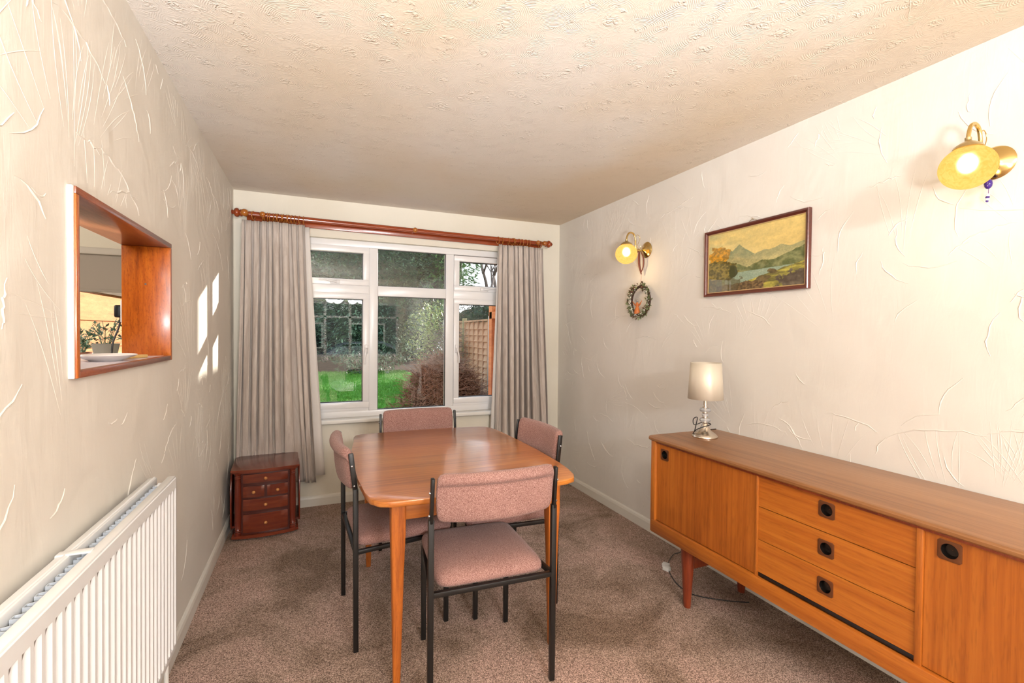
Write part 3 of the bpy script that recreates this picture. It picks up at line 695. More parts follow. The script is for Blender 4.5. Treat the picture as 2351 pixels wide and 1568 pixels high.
for x, y, ox, oy in lg:
    mb = MB(); cx, cyy = x - .635, y - 2.345
    secs = [(.0, .026), (.02, .028), (.25, .038), (.45, .047), (.60, .054), (.728, .056)]; rows = []
    for z, w_ in secs:
        k = 1 - z / .728; n = 16; e = .45 if z < .55 else .18
        rows.append([mb.bm.verts.new((cx + ox * k + w_ / 2 * math.copysign(abs(cos(a)) ** e, cos(a)), cyy + oy * k + w_ / 2 * math.copysign(abs(sin(a)) ** e, sin(a)), z)) for a in [2 * pi * (i + .5) / n for i in range(n)]])
    for a, b in zip(rows, rows[1:]):
        for i in range(16): j = (i + 1) % 16; mb.bm.faces.new([a[i], a[j], b[j], b[i]])
    mb.bm.faces.new(rows[0][::-1]); mb.bm.faces.new(rows[-1]); mb.build('leg', m_tableleg, dt, 50)
def ap(x0, x1, y0, y1): MB().box(x0 - .635, x1 - .635, y0 - 2.345, y1 - 2.345, .650, .728, .002).build('apron', m_table, dt, 30)
ap(.325, .935, 1.808, 1.828); ap(.325, .935, 2.84, 2.86); ap(.286, .306, 1.84, 2.815); ap(.954, .974, 1.85, 2.835)

# ------------------------------------------------------------------ dining chairs
def chair(label, seatm):
    t = thing('dining_chair', (0, 0, 0), label, 'chair', 'dining chairs round the table')
    # seat cushion: rounded slab, crowned
    mb = MB(); n, k = 14, 14; zt_, zb_ = .500, .4355; top = []
    def rr(u, v, z):
        # u,v in -1..1 on a superellipse square
        ph = max(abs(u), abs(v)); 
        if ph > 1e-6:
            a = math.atan2(v, u); m_ = (abs(cos(a)) ** 11 + abs(sin(a)) ** 11) ** (-1 / 11); u2_, v2_ = cos(a) * m_ * ph, sin(a) * m_ * ph
        else: u2_, v2_ = 0, 0
        hw = .215 - .008 * (v2_ + 1) / 2
        return (u2_ * hw, v2_ * .220 + .012, z)
    G = []
    for j in range(n + 1):
        row = []
        for i in range(n + 1):
            u, v = -1 + 2 * i / n, -1 + 2 * j / n; e = max(abs(u), abs(v))
            row.append(mb.bm.verts.new(rr(u * .955, v * .955, zt_ - .004 - .010 * e ** 2 - .012 * max(0, e - .8) / .2)))
        G.append(row)
    for j in range(n):
        for i in range(n): mb.bm.faces.new([G[j][i], G[j][i + 1], G[j + 1][i + 1], G[j + 1][i]])
    per = [G[0][i] for i in range(n)] + [G[j][n] for j in range(n)] + [G[n][n - i] for i in range(n)] + [G[n - j][0] for j in range(n)]
    puv = [(-1 + 2 * i / n, -1) for i in range(n)] + [(1, -1 + 2 * j / n) for j in range(n)] + [(1 - 2 * i / n, 1) for i in range(n)] + [(-1, 1 - 2 * j / n) for j in range(n)]
    prev = per
    for s_, z in ((.99, zt_ - .038), (1.0, zt_ - .050), (.995, zb_ + .006), (.975, zb_)):
        ring = [mb.bm.verts.new(rr(u * s_, v * s_, z)) for u, v in puv]
        for i in range(len(ring)):
            j = (i + 1) % len(ring); mb.bm.faces.new([prev[i], prev[j], ring[j], ring[i]])
        prev = ring
    mb.bm.faces.new(prev); mb.build('seat', seatm, t, 60)
    # backrest: curved pad, thick rolled top
    mb = MB(); nx = 16; prof = [(.000, .690), (-.014, .700), (-.018, .73), (-.018, .80), (-.015, .818), (-.014, .827), (-.031, .834), (-.033, .850), (-.024, .866), (-.006, .873), (.012, .868), (.022, .850), (.022, .80), (.024, .74), (.018, .700)]
    rows = []
    for i in range(nx + 1):
        u = -1 + 2 * i / nx; x = .229 * u; bowy = -.224 - .030 * (1 - u * u); e = 1 - .5 * max(0, abs(u) - .93) / .07
        cz = .78
        drop = .0
        rows.append([mb.bm.verts.new((x, bowy + a * e - .018 * (b - .69) / .18, cz + (b - cz) * (1 - .06 * (1 - e) * 2) - (.010 * (1 - u * u) if b < .72 else 0))) for a, b in prof])
    m_ = len(prof)
    for a, b in zip(rows, rows[1:]):
        for i in range(m_): j = (i + 1) % m_; mb.bm.faces.new([a[i], a[j], b[j], b[i]])
    mb.bm.faces.new(rows[0]); mb.bm.faces.new(rows[-1][::-1]); o = mb.build('backrest', seatm, t, 70)
    md = o.modifiers.new('s', 'SUBSURF'); md.levels = 1; md.render_levels = 1
    for sg in (-1, 1):
        x = sg * .241
        mb = MB(); mb.bar((x, -.215, 0), (x, -.218, .700), .021, .021, .003, side=(1, 0, 0)); mb.bar((x, -.218, .685), (x - sg * .002, -.238, .853), .013, .021, .003, side=(1, 0, 0))
        o = mb.build('leg', m_black, t, 30)
        for z in (.80, .715):
            mb = MB(); mb.sphere((x + sg * .007, -.222 - (z - .7) * .12, z), .0052, 10); mb.build('screw', m_steel, o, 180)
        mb = MB(); mb.bar((sg * .194, .200, 0), (sg * .194, .200, .420), .021, .021, .003, side=(1, 0, 0)); mb.build('leg', m_black, t, 30)
        mb = MB(); mb.bar((x - sg * .004, -.210, .426), (sg * .194, .205, .426), .018, .018, .002, side=(1, 0, 0)); mb.build('side_rail', m_black, t, 30)
    mb = MB(); mb.bar((-.233, -.215, .425), (.233, -.215, .425), .019, .019, .002, side=(0, 1, 0)); mb.build('back_rail', m_black, t, 30)
    mb = MB(); mb.bar((-.19, .200, .426), (.19, .200, .426), .018, .018, .002, side=(0, 1, 0)); mb.build('front_rail', m_black, t, 30)
    return t
def copy_tree(o, parent=None):
    c = o.copy(); C.objects.link(c)
    if parent: c.parent = parent
    for chd in list(o.children): copy_tree(chd, c)
    return c
def place(t, backmid, fwd, label=None):
    """backmid: ground point between the rear feet; fwd: unit direction the chair faces"""
    a = math.atan2(fwd[1], fwd[0]) - pi / 2
    p = Vector((backmid[0], backmid[1], 0)) + Vector((fwd[0], fwd[1], 0)).normalized() * .215
    t.location = p; t.rotation_euler = (0, 0, a)
    if label: t['label'] = label
c1 = chair('pink wool and black steel dining chair nearest the camera with its back to it', m_seat)
c2 = copy_tree(c1); c3 = copy_tree(c1); c4 = copy_tree(c1)
place(c1, (.628, 1.642), (.045, .999))
place(c2, (.156, 2.332), (.998, .050), 'pink wool and black steel dining chair at the left side of the table')
place(c3, (1.120, 2.335), (-.998, -.045), 'pink wool and black steel dining chair at the right side of the table')
place(c4, (.627, 3.015), (0, -1), 'pink wool and black steel dining chair at the window end of the table')

# ------------------------------------------------------------------ sideboard
sx, sy = 1.92, 1.11
sb = thing('sideboard', (sx, sy, 0), 'long low orange teak sideboard with sliding doors and three drawers on the right wall', 'sideboard')
def B(name, x0, x1, y0, y1, z0, z1, mat, bev=.002, par=None, lab=None):
    return MB().box(x0 - sx, x1 - sx, y0 - sy, y1 - sy, z0, z1, bev).build(name, mat, par or sb, 30)
Y0, Y1 = .170, 2.050
mb = MB()
prof = [(1.684, .797), (1.676, .803), (1.675, .812), (1.679, .819), (1.688, .822), (2.152, .822), (2.152, .797)]
A = [mb.bm.verts.new((x - sx, Y0 - .008 - sy, z)) for x, z in prof]; Bv = [mb.bm.verts.new((x - sx, Y1 + .008 - sy, z)) for x, z in prof]
mb.bm.faces.new(A[::-1]); mb.bm.faces.new(Bv)
for i in range(len(prof)): j = (i + 1) % len(prof); mb.bm.faces.new([A[i], A[j], Bv[j], Bv[i]])
mb.build('top', m_sbtop, sb, 30)
for y in (Y0, Y1 - .032): B('side_panel', 1.686, 2.150, y, y + .032, .305, .797, m_sbv)
B('back_panel', 2.135, 2.150, Y0 + .032, Y1 - .032, .33, .797, m_sbv); B('bottom_panel', 1.70, 2.135, Y0 + .03, Y1 - .03, .335, .352, m_sbh)
B('front_rail', 1.682, 1.704, Y0 + .005, Y1 - .012, .305, .372, m_sbh, .004); B('top_rail', 1.692, 1.712, Y0 + .032, Y1 - .032, .786, .798, m_sbleg)
B('divider', 1.692, 2.13, .816, .834, .352, .790, m_sbv); B('divider', 1.692, 2.13, 1.388, 1.398, .352, .790, m_sbv)
def handled_front(name, y0, y1, z0, z1, hy, hz, mat, xf):
    """front with a square cut-out holding an inset plate and bowl"""
    g = .0265; xa, xb = xf, xf + .018; mb = MB()
    def bx(a, b, c, d): mb.box(xa - sx, xb - sx, a - sy, b - sy, c, d)
    # one welded face grid so that no seams show
    ys = [y0, hy - g, hy + g, y1]; zs = [z0, hz - g, hz + g, z1]
    F = [[[mb.bm.verts.new((x - sx, y - sy, z)) for z in zs] for y in ys] for x in (xa, xb)]
    for i in range(3):
        for j in range(3):
            if i == 1 and j == 1: continue
            mb.bm.faces.new([F[0][i][j], F[0][i][j + 1], F[0][i + 1][j + 1], F[0][i + 1][j]]); mb.bm.faces.new([F[1][i][j], F[1][i + 1][j], F[1][i + 1][j + 1], F[1][i][j + 1]])
    for i in range(3):
        for j in (0, 3): mb.bm.faces.new([F[0][i][j], F[0][i + 1][j], F[1][i + 1][j], F[1][i][j]]); mb.bm.faces.new([F[0][j][i], F[1][j][i], F[1][j][i + 1], F[0][j][i + 1]])
    q = [(1, 1), (2, 1), (2, 2), (1, 2)]
    for (a, b), (c, d) in zip(q, q[1:] + q[:1]): mb.bm.faces.new([F[0][a][b], F[0][c][d], F[1][c][d], F[1][a][b]])
    o = mb.build(name, mat, sb, 30)
    # plate: square outside, round hole
    mb = MB(); n = 32; rings = []
    def sq(a, s_): m_ = max(abs(cos(a)), abs(sin(a))); return cos(a) / m_ * s_, sin(a) / m_ * s_
    for x_, kind, s_ in ((xf + .004, 'q', .0290), (xf - .0025, 'q', .0290), (xf - .003, 'q', .0275), (xf - .003, 'c', .0215), (xf + .001, 'c', .0205)):
        rings.append([mb.bm.verts.new((x_ - sx, hy - sy + (sq(a, s_)[0] if kind == 'q' else s_ * cos(a)), hz + (sq(a, s_)[1] if kind == 'q' else s_ * sin(a)))) for a in [2 * pi * (i + .5) / n for i in range(n)]])
    for a, b in zip(rings, rings[1:]):
        for i in range(n): j = (i + 1) % n; mb.bm.faces.new([a[i], a[j], b[j], b[i]])
    hd = mb.build('handle', m_copper, o, 35); hd['label'] = 'square copper-brown inset pull'
    mb = MB(); MX = Matrix.Translation((xf - .001 - sx, hy - sy, hz)) @ Matrix.Rotation(R(90), 4, 'Y')
    mb.lathe([(.0208, 0), (.0200, .003), (.0190, .010), (.0165, .016), (.001, .0165)], 32, MX, caps=False); bo = mb.build('bowl', m_darkmetal, o, 50)
    return o
handled_front('door', 1.398, 2.017, .374, .788, 1.958, .736, m_sbv, 1.700)
handled_front('door', .202, .815, .374, .788, .755, .748, m_sbv, 1.700)
for z0, z1, hz in ((.663, .788, .744), (.527, .660, .604), (.391, .524, .466)): handled_front('drawer', .836, 1.387, z0, z1, 1.109, hz, m_sbh, 1.698)
B('gap_shade_strip', 1.700, 1.720, .836, 1.387, .374, .389, m_blackpl);  # black strip: shade of the gap below the drawers, put in as colour
for x, y in ((1.735, 1.820), (2.107, 1.820), (1.735, .40), (2.107, .40)):
    mb = MB(); mb.lathe([(.019, 0), (.021, .02), (.028, .14), (.036, .25), (.039, .306)], 24, Matrix.Translation((x - sx, y - sy, 0)) @ Matrix.Scale(.8, 4, (1, 0, 0))); mb.build('leg', m_sbleg, sb, 60)
for y in (1.820, .40):
    mb = MB(); mb.box(1.755 - sx, 2.09 - sx, y - .012 - sy, y + .012 - sy, .19, .245, .003); mb.build('stretcher', m_sbleg, sb, 30)

# ------------------------------------------------------------------ table lamp
tl = thing('table_lamp', (1.93, 1.915, .822), 'small table lamp with cream satin drum shade and crystal stem on the sideboard', 'lamp')
mb = MB(); mb.lathe([(.064, 0), (.066, .004), (.064, .010), (.054, .020), (.040, .030), (.030, .038), (.024, .050), (.017, .064), (.012, .074)], 40); mb.build('base', m_nickel, tl, 50)
mb = MB(); mb.lathe([(.007, .07), (.007, .24)], 14)
for z in (.079, .106, .132, .160): mb.lathe([(.014, z - .004), (.015, z), (.014, z + .004)], 20)
mb.lathe([(.0105, .17), (.0095, .18), (.0095, .23)], 16); mb.build('stem', m_nickel, tl, 50)
for z, r, sz in ((.092, .030, .42), (.119, .0175, .62), (.146, .030, .42)):
    mb = MB(); mb.lathe([(.008, z - r * sz), (r * .8, z - r * sz * .75), (r, z), (r * .8, z + r * sz * .75), (.008, z + r * sz)], 12); mb.build('crystal_ball', m_crystal, tl)
mb = MB(); mb.lathe([(.090, .205), (.0785, .398)], 48, caps=False); o = mb.build('lamp_shade', m_shade, tl, 180); md = o.modifiers.new('t', 'SOLIDIFY'); md.thickness = .0015
mb = MB()
for a in (0, 2.09, 4.19): mb.tube([(0, 0, .385), (cos(a) * .078, sin(a) * .078, .385)], .0012, 5)
mb.build('shade_carrier', m_nickel, tl, 180)
mb = MB(); mb.sphere((0, 0, .275), .024, 14, 1.3); mb.build('bulb', m_whitepl, tl, 180)
mb = MB(); pts = spline([(-.012, .058, .004), (-.045, .040, .012), (-.055, .0, .045), (-.02, -.035, .068), (.02, -.02, .072), (.01, .025, .074), (-.03, .045, .060), (-.035, .048, .09), (-.025, .03, .10), (.0, .07, .03), (.05, .12, .004), (.14, .13, .004), (.21, .125, .004)], 8)
mb.tube(pts, .0024, 6); mb.build('cord', m_blackpl, tl, 180)

# cable on the floor with its adaptor
cb = thing('extension_lead', (1.9, 2.15, 0), 'thin black lead with white connector blocks on the carpet by the sideboard', 'lead')
mb = MB(); mb.tube([Vector(p) - Vector((1.9, 2.15, 0)) for p in spline([(2.135, 2.12, .30), (2.13, 2.20, .16), (2.11, 2.26, .03), (2.06, 2.28, .006), (1.97, 2.22, .006), (1.90, 2.16, .008)], 8)], .0022, 6); mb.build('cable', m_blackpl, cb, 180)
mb = MB(); mb.tube([Vector(p) - Vector((1.9, 2.15, 0)) for p in spline([(1.90, 2.15, .010), (1.86, 2.07, .006), (1.83, 1.98, .006), (1.84, 1.88, .006), (1.95, 1.78, .006), (2.05, 1.72, .006)], 8)], .0026, 6); mb.build('cable', m_blackpl, cb, 180)
for dx, dy, a in ((.012, .028, .5), (-.012, -.006, .3)):
    MB().obox((dx, dy, .013), (.030, .040, .022), Matrix.Rotation(a, 3, 'Z'), .003).build('connector', m_whitepl, cb, 30)

# ------------------------------------------------------------------ landscape picture
PY0, PY1, PZ0, PZ1 = 1.508, 2.148, 1.592, 1.973
pc = thing('framed_picture', (XR, (PY0 + PY1) / 2, (PZ0 + PZ1) / 2), 'dark wood framed landscape print of lake and mountains on the right wall', 'picture')
hw, hh = (PY1 - PY0) / 2, (PZ1 - PZ0) / 2
mb = MB(); fw = .020; prof = [(0, .0), (0, -.020), (.003, -.024), (.010, -.022), (.015, -.016), (fw, -.014), (fw, 0.0)]
rings = [[mb.bm.verts.new((dx - .001, sy_ * (hw - d), sz_ * (hh - d))) for d, dx in prof] for sy_, sz_ in ((-1, -1), (1, -1), (1, 1), (-1, 1))]
for i in range(4):
    a, b = rings[i], rings[(i + 1) % 4]
    for k in range(len(prof)): j = (k + 1) % len(prof); mb.bm.faces.new([a[k], a[j], b[j], b[k]])
mb.build('frame', wood('dark_mahogany_frame', (112, 54, 40), (92, 40, 28), (70, 28, 20), 1, 14, .3, .4, .05, .1), pc, 30)
mb = MB(); w1, w2 = hw - fw, hw - fw - .004; h1, h2 = hh - fw, hh - fw - .004
for a in ((-w1, w1, -h1, -h2), (-w1, w1, h2, h1), (-w1, -w2, -h2, h2), (w2, w1, -h2, h2)): mb.box(-.013, -.008, a[0], a[1], a[2], a[3])
mb.build('gilt_slip', plain('gilt', (214, 184, 128), .4, .4), pc, 30)
# the print: colours held per point of the sheet
NX, NZ = 300, 172
from mathutils import noise as mn
def fbm(x, y, s_=0, o=4):
    v = 0; a = .5; f = 1
    for _ in range(o): v += a * mn.noise(Vector((x * f + s_, y * f, s_ * 1.7))); a *= .5; f *= 2.1
    return v
def lp(a, b, t): t = max(0, min(1, t)); return tuple(a[i] + (b[i] - a[i]) * t for i in range(3))
def paint(u, v):
    # u 0 left..1 right as seen from the room, v 0 bottom..1 top
    sky = lp((190, 178, 122), (196, 170, 104), u * 1.2); sky = lp(sky, (148, 154, 112), .9 * max(0, .5 - u) + .25 * fbm(u * 5, v * 6, 3)); sky = lp(sky, (218, 190, 116), .5 + 1.5 * fbm(u * 3, v * 4, 8))
    c = sky; n = fbm(u * 14, v * 14, 1)
    def pk(cx, w_, h_): return h_ * max(0, 1 - abs(u - cx) / w_)
    m1 = .50 + max(pk(.25, .16, .20), pk(.36, .22, .24)) * 1.0 + .02 * fbm(u * 12, 0, 5); m1b = .50 + max(pk(.62, .22, .10), pk(.78, .3, .13), pk(1.05, .4, .16)) + .02 * fbm(u * 14, 0, 9)
    if v < m1: c = lp((128, 132, 94), (166, 154, 104), (m1 - v) * 4 + n)
    if v < m1b: c = lp((150, 144, 100), (178, 166, 112), (m1b - v) * 5 + n)
    m2 = .38 + .20 * max(0, (u - .62) / .38) ** 1.1 + pk(.60, .12, .07) + .02 * fbm(u * 20, 0, 2)
    if u > .45 and v < m2 + .0: c = lp((128, 128, 84), (86, 92, 52), .5 + 2.4 * n + (u - .6))
    hb_ = .46 - 1.5 * max(0, u - .30) ** 1.4 + .02 * fbm(u * 20, 0, 6)
    if u < .55 and v < hb_: c = lp((128, 128, 82), (100, 104, 62), .5 + 2.2 * n)
    lake = .27 + .03 * u
    if v < lake + .02 and u > .2: c = lp((150, 162, 136), (126, 144, 122), .5 + fbm(u * 4, v * 40, 4))
    shore = .05 + .30 * max(0, (u - .30) / .70) ** .75 + .02 * fbm(u * 18, 1, 7)
    if u > .30 and v < shore:
        g = fbm(u * 9, v * 20, 12); c = lp((170, 158, 68), (98, 92, 46), .45 + 2.0 * g)
        if u + .3 * n > .74 and v + .2 * n < .17 + .35 * (u - .72): c = lp((108, 96, 78), (74, 62, 50), .5 + 2 * n)
    for cx_, cy_b, rx, ry in ((.62, .17, .08, .03), (.70, .25, .05, .035), (.58, .12, .07, .04)):
        if ((u - cx_) / rx) ** 2 + ((v - cy_b) / ry) ** 2 < 1 + n * 2: c = lp((72, 62, 40), (110, 92, 54), .5 + n * 2)
    if v < .13 + .08 * fbm(u * 8, 0, 15) and .1 < u < .62: c = lp((122, 96, 58), (74, 58, 36), .5 + 2.6 * fbm(u * 40, v * 40, 3))
    d = ((u - .12) / .115) ** 2 + ((v - .60) / .19) ** 2 + 1.6 * n
    if d < 1: c = lp((204, 146, 44), (146, 112, 44), .3 + 2.6 * fbm(u * 30, v * 24, 6) + .4 * d)
    d = ((u - .13) / .20) ** 2 + ((v - .36) / .17) ** 2 + 1.4 * n
    if d < 1 or (u < .10 and v < .42): c = lp((136, 118, 54), (84, 76, 38), .5 + 3 * fbm(u * 34, v * 26, 5))
    d = ((u - .29) / .05) ** 2 + ((v - .32) / .10) ** 2 + n
    if d < 1: c = (66, 66, 36)
    if u + .25 * n < .36 and v + .25 * n < .22: c = lp(c, (84, 74, 44), .6)
    g = 1 + .22 * fbm(u * 60, v * 60, 30, 3) * (0.35 if c == sky else 1) + .10 * fbm(u * 18, v * 18, 40, 3)
    return L(*[max(0, min(255, q * g * 1.10 + 6)) for q in c])
me = bpy.data.meshes.new('print'); vs = []; fs = []; w3, h3 = hw - fw, hh - fw
for j in range(NZ + 1):
    for i in range(NX + 1): vs.append((-.0065, w3 * (1 - 2 * i / NX), h3 * (-1 + 2 * j / NZ)))
for j in range(NZ):
    for i in range(NX): a = j * (NX + 1) + i; fs.append((a, a + NX + 1, a + NX + 2, a + 1))
me.from_pydata(vs, [], fs); ca = me.color_attributes.new('paint', 'FLOAT_COLOR', 'POINT')
flat = []
for j in range(NZ + 1):
    for i in range(NX + 1): flat += list(paint(i / NX, j / NZ))
ca.data.foreach_set('color', flat)
M = Mat('printed_landscape', .55, spec=.2); an = M.n('VertexColor'); an.layer_name = 'paint'; M.color(an.outputs[0]); me.materials.append(M.m)
o = bpy.data.objects.new('print', me); C.objects.link(o); o.parent = pc
mb = MB(); mb.bm.faces.new([mb.bm.verts.new(v) for v in ((-.0095, -w3, -h3), (-.0095, w3, -h3), (-.0095, w3, h3), (-.0095, -w3, h3))]); mb.build('glass', m_picglass, pc)
mb = MB(); mb.tube([(-.006, .035, hh - .002), (-.006, 0, hh + .018), (-.006, -.035, hh - .002)], .0012, 5); mb.tube([(-.001, 0, hh + .012), (-.012, 0, hh + .014), (-.014, 0, hh + .022)], .0016, 6); mb.build('hanging_wire', m_brassd, pc, 180)

# ------------------------------------------------------------------ wall lights
def wall_light(y, z, label):
    t = thing('wall_light', (XR, y, z), label, 'wall light', 'wall lights')
    MX = Matrix.Rotation(R(-90), 4, 'Y')
    mb = MB(); mb.lathe([(.055, 0), (.056, .004), (.050, .010), (.036, .016), (.020, .026), (.013, .034), (.001, .036)], 40, MX, caps=False); mb.build('back_plate', m_brass, t, 50)
    mb = MB(); pts = spline([(-.03, 0, 0), (-.055, 0, -.008), (-.085, 0, -.006), (-.098, 0, .02), (-.100, 0, .065), (-.112, 0, .098), (-.136, 0, .110), (-.160, 0, .098), (-.172, 0, .070), (-.174, 0, .048)], 8)
    mb.tube(pts, .0062, 12); mb.build('arm', m_brass, t, 180)
    mb = MB(); sc_ = spline([(-.100, 0, .078), (-.085, 0, .098), (-.066, 0, .090), (-.062, 0, .068), (-.078, 0, .035), (-.080, 0, .012), (-.066, 0, .000), (-.054, 0, .012), (-.056, 0, .024)], 6)
    mb.tube(sc_, .0016, 6); mb.build('scroll', m_brass, t, 180)
    mb = MB(); mb.lathe([(.008, .052), (.010, .046), (.022, .040), (.036, .030), (.040, .022), (.038, .020)], 32, Matrix.Translation((-.174, 0, 0)), caps=False); mb.lathe([(.009, .050), (.009, .058)], 16, Matrix.Translation((-.174, 0, 0))); mb.build('gallery', m_brassd, t, 50)
    mb = MB(); mb.sphere((-.174, 0, -.040), .0745, 48, .93, cut=(0, .86)); mb.build('globe', m_globe, t, 180)
    mb = MB(); mb.sphere((-.174, 0, -.030), .020, 16, 1.15); mb.build('bulb', m_bulb, t, 180)
    mb = MB(); mb.lathe([(.012, -.006), (.012, .030)], 14, Matrix.Translation((-.174, 0, 0))); mb.build('lamp_holder', m_whitepl, t, 60)
    ld = bpy.data.lights.new('wall_light_glow', 'POINT'); lo = bpy.data.objects.new('wall_light_glow', ld); C.objects.link(lo)
    ld.energy = .6; ld.color = (1.0, .70, .36); ld.shadow_soft_size = .03; lo.location = (XR - .174, y, z - .15)
    lo.parent = None
    return t
wall_light(2.703, 1.962, 'lit brass wall light with amber globe by the window end, wreath hanging below')
wall_light(.862, 1.968, 'lit brass wall light with amber globe nearer the camera, bead charm hanging from it')

# bead charm
bc = thing('bead_charm', (XR - .030, .864, 1.938), 'purple and pink bead charm hanging from the nearer wall light', 'charm')
mb = MB(); mb.tube([(.0, 0, .012), (-.004, 0, -.03), (-.003, .001, -.075), (-.001, .002, -.105)], .0010, 5); mb.build('string', plain('purple_thread', (96, 60, 120), .7), bc, 180)
pk_, pu, wh = plain('pink_bead', (206, 120, 150), .2), plain('purple_bead', (58, 34, 120), .12), plain('white_bead', (220, 222, 232), .2)
for k, (z, r, mt, s_) in enumerate((z_, r_ * 1.35, mt_, q_) for z_, r_, mt_, q_ in ((.002, .0045, pk_, 1), (-.007, .005, pk_, 1), (-.016, .0055, wh, 1), (-.024, .005, pk_, .8), (-.044, .0085, pu, 1.55), (-.082, .004, wh, 1), (-.089, .0045, pu, .8), (-.096, .004, wh, 1), (-.102, .003, pu, 1))):
    mb = MB(); mb.sphere((-.003, .0005 * k, z), r, 12, s_); mb.build('bead', mt, bc, 180)

# wreath
wt = thing('wreath', (XR - .035, 2.722, 1.605), 'small leafy twig wreath with orange wooden angel hanging by brown ribbon on right wall', 'wreath')
rnd = random.Random(4); mb = MB()
for s_ in range(5):
    ph = s_ * 1.256; pts = []
    for k in range(40):
        a = 2 * pi * k / 40; rr2 = .100 + .006 * cos(5 * a + ph); pts.append((.006 * sin(5 * a + ph), cos(a) * rr2, sin(a) * rr2))
    mb.tube(pts, .0040, 5, closed=True)
mb.build('twig_ring', plain('dark_twig', (72, 48, 36), .8), wt, 180)
mb = MB()
mb2 = MB()
for _ in range(520):
    a = rnd.uniform(0, 2 * pi)
    if 1.35 < a < 1.75 and rnd.random() < .7: continue
    r_ = .100 + rnd.uniform(-.014, .022); p = Vector((rnd.uniform(-.018, .0), cos(a) * r_, sin(a) * r_)); d = Vector((rnd.uniform(-.9, -.1), cos(a) * rnd.uniform(-.3, 1.2) + rnd.uniform(-.7, .7), sin(a) * rnd.uniform(-.3, 1.2) + rnd.uniform(-.7, .7)))
    (mb2 if rnd.random() < .4 else mb).leaf(p, d, Vector((rnd.uniform(-1, 1), rnd.uniform(-1, 1), rnd.uniform(-1, 1))), rnd.uniform(.016, .028), .012)
mb2.build('dried_leaves', plain('dried_leaf', (92, 70, 48), .7), wt)
mb.build('leaves', plain('wreath_leaf', (118, 126, 84), .6), wt)
mb = MB()
for _ in range(80):
    a = rnd.uniform(-2.2, 1.3) if rnd.random() < .75 else rnd.uniform(1.9, 4); r_ = .100 + rnd.uniform(-.012, .012); mb.sphere((rnd.uniform(-.024, -.014), cos(a) * r_, sin(a) * r_), rnd.uniform(.0030, .0052), 8)
mb.build('berries', plain('white_berry', (228, 222, 210), .4), wt, 180)
m_cone = plain('small_cone', (86, 58, 42), .8)
for a in (1.1, .75, 2.0):
    MB().sphere(Vector((-.018, cos(a) * .1, sin(a) * .1)), .012, 10, 1.2).build('pine_cone', m_cone, wt, 60)
an_ = thing('wooden_angel', (0, 0, 0), None, None); an_.parent = wt; an_.name = 'angel'
om = wood('orange_wood', (214, 132, 62), (196, 108, 44), (160, 80, 30), 2, 20, .5, .1, .1, .2)
mb = MB(); mb.lathe([(.020, -.092), (.022, -.085), (.016, -.060), (.007, -.035), (.009, -.022), (.006, -.012)], 20, Matrix.Translation((-.018, .012, .0))); mb.build('gown', om, an_, 60)
mb = MB(); mb.sphere((-.018, .012, .002), .010, 14, 1.2); mb.build('head', plain('grey_hair', (150, 140, 132), .8), an_, 180)
for sg in (-1, 1):
    mb = MB(); o_ = [(0, -.030), (.02, -.024), (.050 + .01 * (sg > 0), .000), (.030, -.030), (.012, -.042), (0, -.045)]
    Mw = Matrix(((0, 0, 1, -.016), (sg, 0, 0, .012), (0, 1, 0, 0), (0, 0, 0, 1))); mb.prism(o_, -.002, .002, Mw); mb.build('wing', om, an_, 30)
mb = MB(); mb.tube([(0, 0, .098), (.003, -.004, .19)], .0012, 5); mb.build('string', plain('pink_thread', (196, 130, 110), .8), wt, 180)
mb = MB(); 
mb.tube(spline([(.002, -.004, .185), (-.010, .004, .25), (-.012, .006, .31), (-.014, .002, .345)], 6), [.006 + .008 * sin(pi * min(1, i / 18)) for i in range(19)], 8, flat=.6)
mb.tube(spline([(.0, -.004, .20), (.004, -.022, .24), (.002, -.024, .30), (-.012, -.01, .345)], 6), [.004 + .004 * sin(pi * min(1, i / 18)) for i in range(19)], 8, flat=.6)
mb.tube(spline([(-.020, .016, .345), (-.030, .0, .352), (-.022, -.016, .345)], 6), .011, 8, flat=.7)
mb.build('ribbon', plain('brown_ribbon', (104, 48, 30), .6), wt, 180)

# ------------------------------------------------------------------ ceiling light behind the camera (mirrored in the window)
cl = thing('ceiling_light', (.62, -2.3, H), 'brass ceiling light with six lit bulbs, mirrored in the window panes', 'ceiling light')
mb = MB(); mb.lathe([(.05, 0), (.07, -.02), (.02, -.05), (.012, -.06), (.012, -.22), (.03, -.24), (.035, -.27), (.01, -.30)], 28, caps=False); mb.build('stem', m_brass, cl, 50)
for i in range(6):
    a = i * pi / 3; ex, ey = cos(a) * .26, sin(a) * .26
    mb = MB(); mb.tube(spline([(0, 0, -.26), (ex * .5, ey * .5, -.31), (ex, ey, -.26), (ex, ey, -.22)], 8), .006, 8); mb.build('arm', m_brass, cl, 180)
    mb = MB(); mb.sphere((ex, ey, -.19), .032, 14, 1.2); mb.build('bulb', m_cbulb, cl, 180)
    ld = bpy.data.lights.new('ceiling_lamp_light', 'POINT'); lo = bpy.data.objects.new('ceiling_lamp_light', ld); C.objects.link(lo)
    ld.energy = CEIL_W; ld.color = (.92, .95, 1.0); ld.shadow_soft_size = .10; lo.location = (.62 + ex * 1.15, -2.3 + ey * 1.15, H - .34)
# bounced camera flash: a narrow lamp held above the camera, aimed at the ceiling behind it
fl = bpy.data.lights.new('bounced_flash', 'SPOT'); fo = bpy.data.objects.new('bounced_flash', fl); C.objects.link(fo)
fl.energy = 560; fl.color = (.93, .96, 1.0); fl.spot_size = R(106); fl.spot_blend = 1.0; fl.shadow_soft_size = .18; fo.location = (-.26, -1.2, 1.05)
fo.rotation_euler = Vector((.22, .92, 1)).to_track_quat('-Z', 'Y').to_euler()

